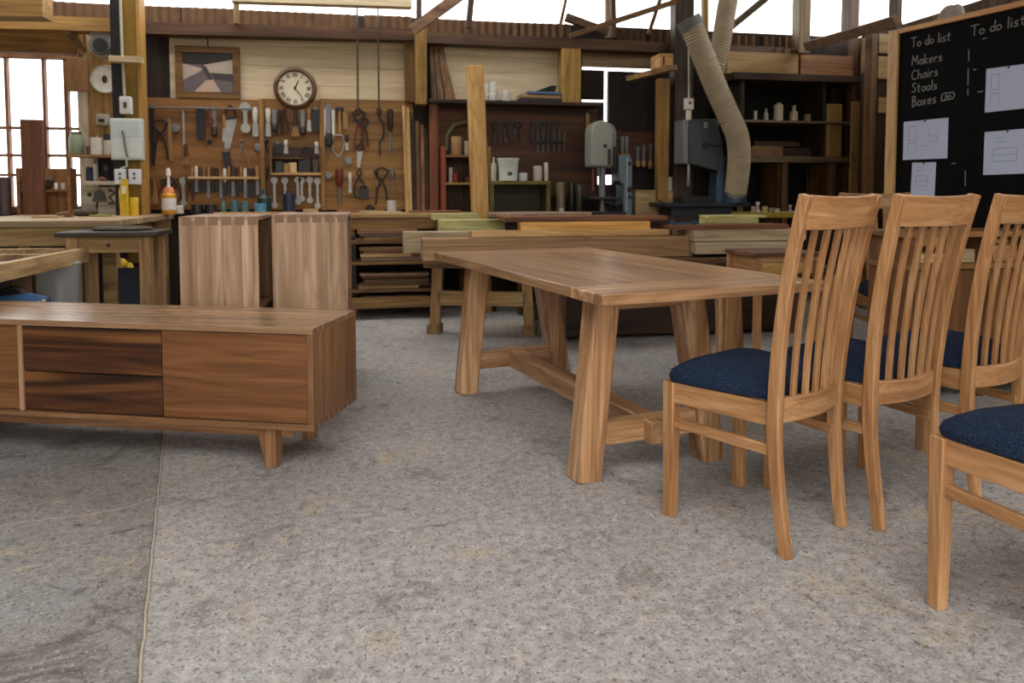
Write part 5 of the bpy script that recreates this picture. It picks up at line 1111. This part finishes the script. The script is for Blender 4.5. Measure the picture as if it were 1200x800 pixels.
# ribbed extraction hoses
def hose(name, label, pts, r):
    P_ = [aty(x, y, wy) for x, y, wy in pts]; fine = []
    for i in range(len(P_)-1):          # Catmull-Rom
        p0, p1, p2, p3 = P_[max(i-1, 0)], P_[i], P_[i+1], P_[min(i+2, len(P_)-1)]
        n = max(2, int((p2-p1).length/.0055))
        for j in range(n):
            t = j/n; fine.append(.5*((2*p1)+(p2-p0)*t+(2*p0-5*p1+4*p2-p3)*t*t+(3*p1-p0-3*p2+p3)*t**3))
    fine.append(P_[-1])
    o = MB().tube(fine, [r*(1.0 if i % 4 < 2 else .91) for i in range(len(fine))], 18).build(name, HOSE, None); return tag(o, label, 'hose', 'ribbed extraction hoses')
HOSE = M('a8997f', .55, 0, .1, 14)
h1 = hose('extraction_hose', 'ribbed beige hose slanting down past the charcoal machine to its blue collar', [(808, 24, 6.5), (818, 50, 6.5), (838, 100, 6.5), (855, 138, 6.5), (864, 160, 6.52), (866, 190, 6.58), (861, 232, 6.68)], .108)
c = aty(861, 236, 6.68); MB().lathe([(.112, .991-c.z), (.112, .09), (.1, .1)], (c.x, 6.68, c.z), 20).build('collar', M('2c3e52', .4), h1)
a, b = aty(806, 22, 6.5), aty(811, 32, 6.5); MB().cyl(a, b, .115, .115, 20).build('end_collar', M('5f6258', .5), h1)
hose('extraction_hose', 'ribbed beige hose rising to the roof behind the slanting one', [(856, -16, 6.75), (850, 20, 6.75), (845, 50, 6.75), (840, 72, 6.76), (837, 84, 6.77)], .095)
# timber blocks beside the machines
for x0, x1, y0, y1, wy, lab in ((745, 774, 222.5, 241, 7.06, 'knotty wood block at the left of the charcoal machine'), (775, 790, 223, 241, 7.06, 'smaller wood block next to the knotty one')):
    a, b, z0, z1 = R(x0, y0, x1, y1, wy); o = MB().box(a, b, wy, wy+.12, .861, z1).build('wood_block', WOOD('9a7a4c', 'c4a272', 'd8bc92', 'x', 1, .6, knots=True), bevel=.003); tag(o, lab, 'wood block')
mg = jar(783.5, 222, 17, 5.5, 'paint_tin', 'white mottled tin standing on the smaller wood block', 'c6c2b8', 7.12, aty(780, 223, 7.06).z, 'tin')
o = MB().lathe([(.03, 0), (.045, .03), (.045, .2), (.02, .24)], (aty(789, 200, 7.2).x, 7.23, .861), 14).build('wooden_mallet', WOOD('8a6238', 'b5875a', 'c9a074', 'z', 1, .5)); tag(o, 'wooden turned mallet behind the white mottled tin', 'mallet'); MB().cyl((aty(789, 200, 7.2).x, 7.23, 1.1), (aty(789, 200, 7.2).x, 7.23, aty(786, 155, 7.2).z), .04, .03).build('handle', WOOD('8a6238', 'b5875a', 'c9a074', 'z', 1, .5), o)
# chisels hung on the dark wall right of the drill press
rk_ = MB().box(aty(722, 155, 7.33).x, aty(770, 155, 7.33).x, 7.33, 7.395, aty(740, 193, 7.33).z, aty(740, 154, 7.33).z).build('tool_rack_board', WOOD('2a130a', '46210f', '5a3018', 'x', 1, .6)); tag(rk_, 'red-brown rack board behind the slim blue-grey machine', 'rack')
for k, (px, y0, y1) in enumerate(((729, 160, 186), (734, 160, 186), (747, 172, 196), (754, 170, 196), (762, 168, 198))): T('file', px, y0, y1, '%s of the pale-handled tools on the red-brown rack board' % ORD[k], 'file', 6, 'tan', 'pale-handled tools on the red-brown rack')
# assorted small tins on the dark bench
for px, y1, h, r, col, nm, lab, wy in ((657, 213, 18, 5.5, '6b6040', 'labelled_tin', 'olive tin with paler label right of the olive shelf', 7.1), (679, 212, 15, 4, '3c3a26', 'dusty_bottle', 'dusty olive bottle left of the drill press', 7.1), (658, 238, 10, 3, 'b0a698', 'white_vial', 'little white vial on the dark bench below the olive tin', 6.75), (670, 212, 18, 4, '221a14', 'dark_bottle', 'dark bottle between the two olive containers', 7.15)):
    jar(px, y1, h if wy < 6.8 else h+22, r, nm, lab, col, wy, .8605, nm.split('_')[1])
# plank bracket with a pale box, left of the dark post
a, b = aty(738, 92, 6.9), aty(790, 79, 6.6)
o = MB().bar(a, b, .05, .2, ref=(0, 1, 0)).build('bracket_plank', WOOD('6a4a24', '94703c', 'ad8a52', 'x', 1, .6), bevel=.003); tag(o, 'sloping plank bracket high on the dark post beside the daylight slits', 'bracket')
a, b, z0, z1 = R(773, 63, 789, 80, 6.72); o = MB().box(a, b, 6.72, 6.95, z0, z1).build('pale_wood_box', WOOD('a5773c', 'cda064', 'dcb880', 'x', 1, .6), bevel=.003); tag(o, 'pale wooden box on the sloping plank bracket', 'box')
MB().box(a+.03, (a+b)/2-.02, 6.714, 6.72, z0+.03, z1-.03).build('side_slot', M('6a3c1c', .7), o)
# ================================================================ SHELVES IN THE RIGHT CORNER
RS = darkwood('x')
x0, x1 = aty(852, 100, 7.0).x, aty(1000, 100, 7.0).x
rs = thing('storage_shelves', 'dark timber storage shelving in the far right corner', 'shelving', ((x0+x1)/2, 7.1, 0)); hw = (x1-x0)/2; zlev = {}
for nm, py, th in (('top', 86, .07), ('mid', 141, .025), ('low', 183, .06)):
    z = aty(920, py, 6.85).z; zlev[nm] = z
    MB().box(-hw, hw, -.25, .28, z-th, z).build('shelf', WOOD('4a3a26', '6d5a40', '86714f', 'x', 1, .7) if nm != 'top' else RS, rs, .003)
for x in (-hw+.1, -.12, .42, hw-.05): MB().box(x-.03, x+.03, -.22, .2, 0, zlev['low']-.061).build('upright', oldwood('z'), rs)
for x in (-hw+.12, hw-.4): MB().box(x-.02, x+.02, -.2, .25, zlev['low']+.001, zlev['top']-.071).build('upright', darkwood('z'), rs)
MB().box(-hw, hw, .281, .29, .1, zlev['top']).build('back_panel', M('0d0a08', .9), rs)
for k, (px, h, r, col, cap) in enumerate(((864, 9, 2, 'b0aca0', None), (868, 14, 2.6, '9aa09a', None), (885, 13, 2.2, 'b4aca4', None), (897.5, 15, 3, '9aa294', '7a8a6a'), (912, 22, 6, 'b8a894', '8a8878'), (930, 19, 5.4, 'c0ac8a', 'a89878'), (946, 10, 4.6, '8a7a60', None))):
    jar(px, 140, h, r, 'storage_bottle', '%s from the left of the bottles on the middle storage shelf' % ORD[k], col, 6.95, zlev['mid'], 'bottle', BOT if k in (1, 3, 5) else None, (.5, .12, cap) if cap else None)['group'] = 'bottles on the middle storage shelf'
for k, (a_, b_, th, c_) in enumerate(((878, 914, .1, WOOD('5a3c20', '7d5a34', '93703f', 'x', 1, .6)), (882, 935, .05, darkwood('x')), (915, 950, .09, darkwood('x')))):
    xa_, xb_ = aty(a_, 180, 6.95).x, aty(b_, 180, 6.95).x; z = zlev['low']+.001+(.101 if k == 1 else 0)
    tag(MB().box(xa_, xb_, 6.9+.02*k, 7.1, z, z+th).build('stored_board', c_, bevel=.002), ['brown board stack', 'dark board', 'blackened board'][k]+[' at the left of the lowest storage shelf', ' lying on the brown stack of the lowest storage shelf', ' at the right of the lowest storage shelf'][k], 'board')
for k, (x_0, x_1, y0, y1, c_) in enumerate(((852, 936, 63, 81, WOOD('8f6d40', 'b8945c', 'c9a870', 'x', .6, .6)), (938, 1000, 66, 84, WOOD('7a4a24', 'a06a3a', 'b58250', 'x', .6, .6)))):
    a, b, z0, z1 = R(x_0, y0, x_1, y1, 6.95); tag(MB().box(a, b, 6.95, 7.1, zlev['top']+.001, z1).build('planed_timber', c_, bevel=.004), ['pale long planed timber on top of the storage shelving', 'reddish planed timber on top of the storage shelving'][k], 'timber')
for k, px in enumerate((905, 915, 924)):
    a = aty(px, 58, 7.05); z = aty(894, 63, 6.95).z+.001; tag(MB().box(a.x, a.x+.07, 6.98, 7.08, z, z+.07).build('short_offcut', oldwood('x'), bevel=.003), '%s short block lying on the pale long planed timber' % ORD[k], 'offcut')
# folders standing on the shelves / pale panels in the corner
for k, (x_0, x_1, y0, y1, wy, c_) in enumerate(((969, 987, 122, 156, 6.9, 'b08a52'), (998, 1012, 119, 170, 6.7, 'b8945c'), (996, 1011, 198, 232, 6.6, 'a98a5c'))):
    a, b, z0, z1 = R(x_0, y0, x_1, y1, wy)
    base = zlev['low']+.0005 if k < 1 else (0 if k else z0)
    o = MB().box(a, b, wy, wy+.03, base, z1).build('ply_panel', WOOD('8a6634', 'ac8750', 'bf9c66', 'z', .5, .6), bevel=.003); tag(o, ['pale ply panel standing on the lowest storage shelf', 'tall pale ply panel standing beside the storage shelving', 'lower pale ply panel leaning right of the storage shelving'][k], 'panel')
# pale board lengths fixed to the right wall
for k, (x_0, x_1, y0, y1) in enumerate(((1010, 1018, 45, 86), (1030, 1044, 40, 62), (1029, 1042, 66, 92), (1030, 1042, 114, 132))):
    a, b, z0, z1 = R(x_0, y0, x_1, y1, 6.3); o = MB().box(a, b, 6.3, 6.32, z0, z1).build('trim_%d' % (60+k), WOOD('8a6e44', 'ad9060', 'c2a678', 'x', .6, .6)); struct(o)
a, b, z0, z1 = R(1008, 36, 1046, 230, 6.33); o = MB().box(a, b+.3, 6.33, 6.37, 0, z1).build('wall_right_boarding', darkwood('z')); struct(o)
# things on the dark bench right of the hose
YB_ = MB().box(aty(880, 250, 6.0).x, aty(932, 250, 6.0).x+.2, 5.95, 6.3, .84, .87); sy = thing('yellow_stand', 'yellow-edged stand top behind the nearest chair, with small parts on it', 'stand', (aty(905, 250, 6.0).x, 6.12, 0))
w = (aty(935, 250, 6.0).x-aty(878, 250, 6.0).x)/2; zt = aty(905, 249, 5.95).z
YB_.bm.free(); MB().box(-w, w+.25, -.17, .17, zt-.045, zt).build('stand_top', M('8a7420', .5, 0, .15, 8), sy, .003)
for x in (-w+.05, w+.2):
    for y in (-.13, .13): MB().box(x-.03, x+.03, y-.03, y+.03, 0, zt-.045).build('leg', darkwood('z'), sy)
for k, (px, h, r, col) in enumerate(((888, 14, 3.4, 'b0a4a0'), (883, 8, 3, '8a7a6a'), (896, 8, 3.6, 'a8945a'), (903, 6, 4, '7a7040'), (910, 5, 4, 'b49a98'), (926, 10, 3, '9a8a88'))):
    jar(px, 249, h, r, 'machine_part', '%s from the left of the small parts on the yellow-edged stand' % ORD[k], col, 6.05, zt, 'machine part', [(1, 0), (1, .25), (.45, .3), (.5, .7), (.8, .75), (.7, 1)] if k in (0, 5) else None)['group'] = 'small parts on the yellow-edged stand'
# ================================================================ CHALKBOARD
cbx = Vector((2.52*cc+5.0*ss, -2.52*ss+5.0*cc, 0)); cd = Vector((.2126, -.9771, 0)); cd.normalize()
ANG = math.atan2(cd.y, cd.x)
kb = thing('chalkboard', 'large black chalkboard in a pale timber frame, with to-do lists in chalk', 'chalkboard', (cbx.x, cbx.y, 0), ANG)
nn = Vector((-cd.y, cd.x, 0))      # local +y; the written face looks towards -nn or +nn
side = -1 if nn.dot(Vector((0, 0, 0))-cbx) < 0 else 1
def hit(px, py):
    """chalkboard face coordinates (along, up) seen at a photo pixel"""
    a, b, v = ray(px, py); t = cbx.dot(nn)/(a*nn.x+b*nn.y); p = Vector((a*t, b*t, 0)); return (p-cbx).dot(cd), CH+v*t
zt = hit(1047.5, 36)[1]; u1 = 1.9; zb0 = .75
z_end = zt
FRK = WOOD('a5763e', 'c99c62', 'dcb684', 'z', 1, .5); f = .075
SL = M('050506', .8, 0, .5, 3); SL.node_tree.nodes['Principled BSDF'].inputs['Specular IOR Level'].default_value = .12
MB().box(f, u1-f, -.012, .012, zb0+f, zt-.034).build('slate', SL, kb)
MB().box(0, f, -.03, .03, zb0-.75, zt).build('frame_side', FRK, kb, .004); MB().box(u1-f, u1, -.03, .03, zb0-.75, zt).build('frame_side', FRK, kb, .004)
MB().box(f, u1-f, -.03, .03, zt-.034, zt).build('frame_top', WOOD('a5703a', 'c08a50', 'd0a068', 'x', 1, .5), kb, .004); MB().box(f, u1-f, -.03, .03, zb0, zb0+f).build('frame_bottom', FRK, kb, .004)
GL = {'T': [[(0, 1), (.8, 1)], [(.4, 1), (.38, 0)]], 'o': [[(.3, .5), (.08, .4), (.05, .15), (.25, 0), (.48, .12), (.5, .38), (.3, .5)]], 'd': [[(.48, .42), (.2, .5), (.04, .2), (.25, 0), (.48, .15)], [(.52, 1), (.48, .0)]],
      'l': [[(.15, 1), (.12, 0)]], 'i': [[(.12, .5), (.1, 0)], [(.13, .72), (.14, .78)]], 's': [[(.42, .48), (.15, .45), (.12, .3), (.4, .2), (.38, .03), (.05, .0)]], 't': [[(.22, .8), (.2, .05), (.35, 0)], [(.02, .55), (.42, .55)]],
      'M': [[(.05, 0), (.15, 1), (.42, .35), (.7, 1), (.78, 0)]], 'a': [[(.45, .42), (.2, .5), (.04, .2), (.22, 0), (.45, .18)], [(.47, .5), (.5, 0)]], 'k': [[(.1, 1), (.08, 0)], [(.45, .5), (.1, .22), (.48, 0)]], 'e': [[(.06, .26), (.46, .3), (.38, .5), (.15, .45), (.06, .2), (.2, 0), (.45, .08)]],
      'r': [[(.1, .5), (.1, 0)], [(.1, .32), (.25, .5), (.42, .44)]], 'C': [[(.65, .85), (.35, 1), (.05, .55), (.2, .08), (.45, 0), (.65, .15)]], 'h': [[(.1, 1), (.08, 0)], [(.09, .35), (.3, .5), (.45, .35), (.45, 0)]], 'S': [[(.55, .88), (.3, 1), (.08, .8), (.3, .55), (.52, .3), (.3, .0), (.03, .12)]],
      'B': [[(.1, 0), (.1, 1), (.4, .95), (.42, .62), (.12, .52), (.5, .42), (.5, .08), (.1, 0)]], 'x': [[(.05, .5), (.42, 0)], [(.42, .5), (.05, 0)]], ' ': [],
      '#': [[(0, .05), (0, .75), (.25, .9), (1.1, .8), (1.25, .55), (1.1, .1), (0, .05)], [(.3, .15), (.45, .65), (.6, .2), (.75, .6), (.9, .25)]]}
ADV = {'T': .85, 'M': .92, 'C': .78, 'S': .7, 'B': .68, 'l': .3, 'i': .28, ' ': .42, 'r': .52, '#': 1.3}
YF = side*.0135
def chalk(text, pa, pb, hpx, r=.0033):
    (ua, va), (ub, vb) = hit(*pa), hit(*pb); H_ = hit(pa[0], pa[1]-hpx)[1]-va
    tot = sum(ADV.get(ch_, .6) for ch_ in text); sx = (ub-ua)/tot; m = MB(); x = 0
    for ch_ in text:
        for st_ in GL[ch_]:
            P_ = []
            for gx, gy in st_:
                t = (x+gx)/tot; P_.append(Vector((ua+(x+gx)*sx, YF, va+(vb-va)*t+gy*H_)))
            for p, q in zip(P_, P_[1:]):
                d_ = (q-p); n_ = Vector((-d_.z, 0, d_.x)); n_.normalize(); n_ *= r
                e = d_.normalized()*r*.5
                m._f([m.bm.verts.new(w_) for w_ in (p-n_-e, q-n_+e, q+n_+e, p+n_-e)])
        x += ADV.get(ch_, .6)
    return m
CHK = M('7c7a78', .95, 0, .25, 120)
for txt, pa, pb, h in (('To do list', (1069, 56), (1117, 47), 11), ('To do list', (1139, 43), (1205, 28), 12), ('Makers', (1070, 77), (1107, 71), 11), ('Chairs', (1069.5, 94), (1102, 88), 11), ('Stools', (1070, 109), (1101, 104), 11), ('Boxes', (1070, 125.5), (1100, 120), 12), ('#', (1105, 119), (1121, 116), 10)):
    chalk(txt, pa, pb, h).build('chalk_writing', CHK, kb)
for (a_, b_) in (((1137, 58), (1137, 72)), ((1136.5, 80), (1136, 100)), ((1136, 104), (1136, 112)), ((1142, 82), (1146, 81.5)), ((1147, 108), (1154, 107)), ((1133, 200), (1133, 218)), ((1153, 46), (1158, 44.5)), ((1117, 192), (1122, 191))):
    (ua, va), (ub, vb) = hit(*a_), hit(*b_); d_ = Vector((ub-ua, 0, vb-va)); n_ = Vector((-d_.z, 0, d_.x)); n_.normalize(); n_ *= .003
    m = MB(); m._f([m.bm.verts.new(Vector((p_[0], YF, p_[1]))+s_*n_) for p_, s_ in (((ua, va), -1), ((ub, vb), -1), ((ub, vb), 1), ((ua, va), 1))]); m.build('chalk_mark', CHK, kb)
PAP = M('aeb6cc', .7, 0, .03, 3); INK = M('6d7486', .8)
inv = Matrix.Translation(cbx) @ Matrix.Rotation(ANG, 4, 'Z')
def paper(q, label, kind):
    U = [hit(*p) for p in q]; m = MB(); ya, yb = side*.0145, side*.0155
    A_ = [m.bm.verts.new((u, ya, v)) for u, v in U]; B_ = [m.bm.verts.new((u, yb, v)) for u, v in U]
    m._f(A_); m._f(B_[::-1]); [m._f([A_[i], A_[(i+1) % 4], B_[(i+1) % 4], B_[i]]) for i in range(4)]
    o = m.build('paper_sheet', PAP); o.matrix_world = inv; tag(o, label, 'paper', 'drawing sheets pinned on the chalkboard')
    def P_(s, t):
        a_ = Vector(U[3]).lerp(Vector(U[2]), s); b_ = Vector(U[0]).lerp(Vector(U[1]), s); c_ = a_.lerp(b_, t); return Vector((c_.x, side*.0162, c_.y))
    m = MB()
    for (s0, t0, s1, t1) in kind:
        p, q_ = P_(s0, t0), P_(s1, t1); d_ = q_-p; n_ = Vector((-d_.z, 0, d_.x)); n_.normalize(); n_ *= .0013
        m._f([m.bm.verts.new(w_) for w_ in (p-n_, q_-n_, q_+n_, p+n_)])
    m.build('pencil_drawing', INK, o)
    p = P_(.5, .97); MB().lathe([(.006, 0), (.006, side*.004), (.003, side*.006)], p, 10, 'y').build('drawing_pin', DSTEEL, o)
    return o
D1 = [(.12, .5, .12, .85), (.12, .85, .3, .85), (.3, .85, .3, .5), (.12, .5, .3, .5), (.12, .2, .12, .42), (.12, .42, .3, .42), (.3, .42, .3, .2), (.6, .45, .6, .8), (.6, .45, .78, .45), (.78, .45, .78, .58), (.6, .58, .78, .58), (.35, .35, .55, .35)]
D2 = [(.2, .85, .45, .85), (.2, .75, .5, .75), (.2, .6, .2, .3), (.2, .3, .7, .3), (.7, .3, .7, .6), (.2, .6, .7, .6), (.2, .45, .7, .45)]
paper([(1061, 143), (1113.5, 138), (1112, 185.5), (1060, 187.5)], 'larger landscape drawing sheet low on the left half of the chalkboard', D1)
paper([(1071, 190.5), (1099, 190), (1097, 230), (1069, 229)], 'small portrait sheet below the larger landscape one, cut by a chair back', D2)
paper([(1158, 81), (1212, 74), (1211, 126), (1156, 132)], 'upper drawing sheet at the right edge of the picture', D1[:7])
paper([(1156, 155), (1212, 150), (1211, 203), (1154, 205)], 'lower drawing sheet at the right edge of the picture', D2)
# bags and bits lying on the wall plate above the chalkboard
c = Vector((cbx.x, cbx.y, 0))+cd*.42-nn*side*.3; zt2 = hit(1085, 34)[1]
hs = MB().box(.1, 1.7, -side*.12 if side < 0 else -.5, .5 if side < 0 else -.12, zt-.08, zt-.04).build('high_shelf', oldwood('x')); hs.matrix_world = inv; tag(hs, 'high plank shelf behind the top of the chalkboard', 'shelf')
for k, (px, py, s_, col) in enumerate(((1078, 20, (.075, .07, .1), '9a938a'), (1104, 14, (.03, .03, .03), 'b0a698'), (1124, 10, (.045, .04, .03), '8a7c6c'), (1146, 2, (.05, .05, .04), 'cfc8bc'))):
    u_, v_ = hit(px, py); o = MB().ball((u_, -side*.28, zt-.04+s_[2]*.95), s_).ball((u_+.05, -side*.28, zt-.04+s_[2]*1.2), (s_[0]*.5, .05, s_[2]*.7)).build('stuffed_bag', M(col, .8, 0, .3, 14)); o.matrix_world = inv
    tag(o, '%s from the left of the pale bags on the high shelf above the chalkboard' % ORD[k], 'bag', 'pale bags above the chalkboard')
# gas bottle-like blue pipe loop seen between the chair backs
v = aty(1163, 240, 3.95)
o = MB().tube([(v.x-.03, 3.9, sb.location.z+h*0+aty(1062, 272, 3.35).z), (v.x-.02, 3.9, v.z), (v.x+.02, 3.9, v.z+.03), (v.x+.05, 3.9, v.z)], .008).build('blue_cable', M('4a6478', .5)); tag(o, 'pale blue cable loop rising behind the third chair', 'cable')
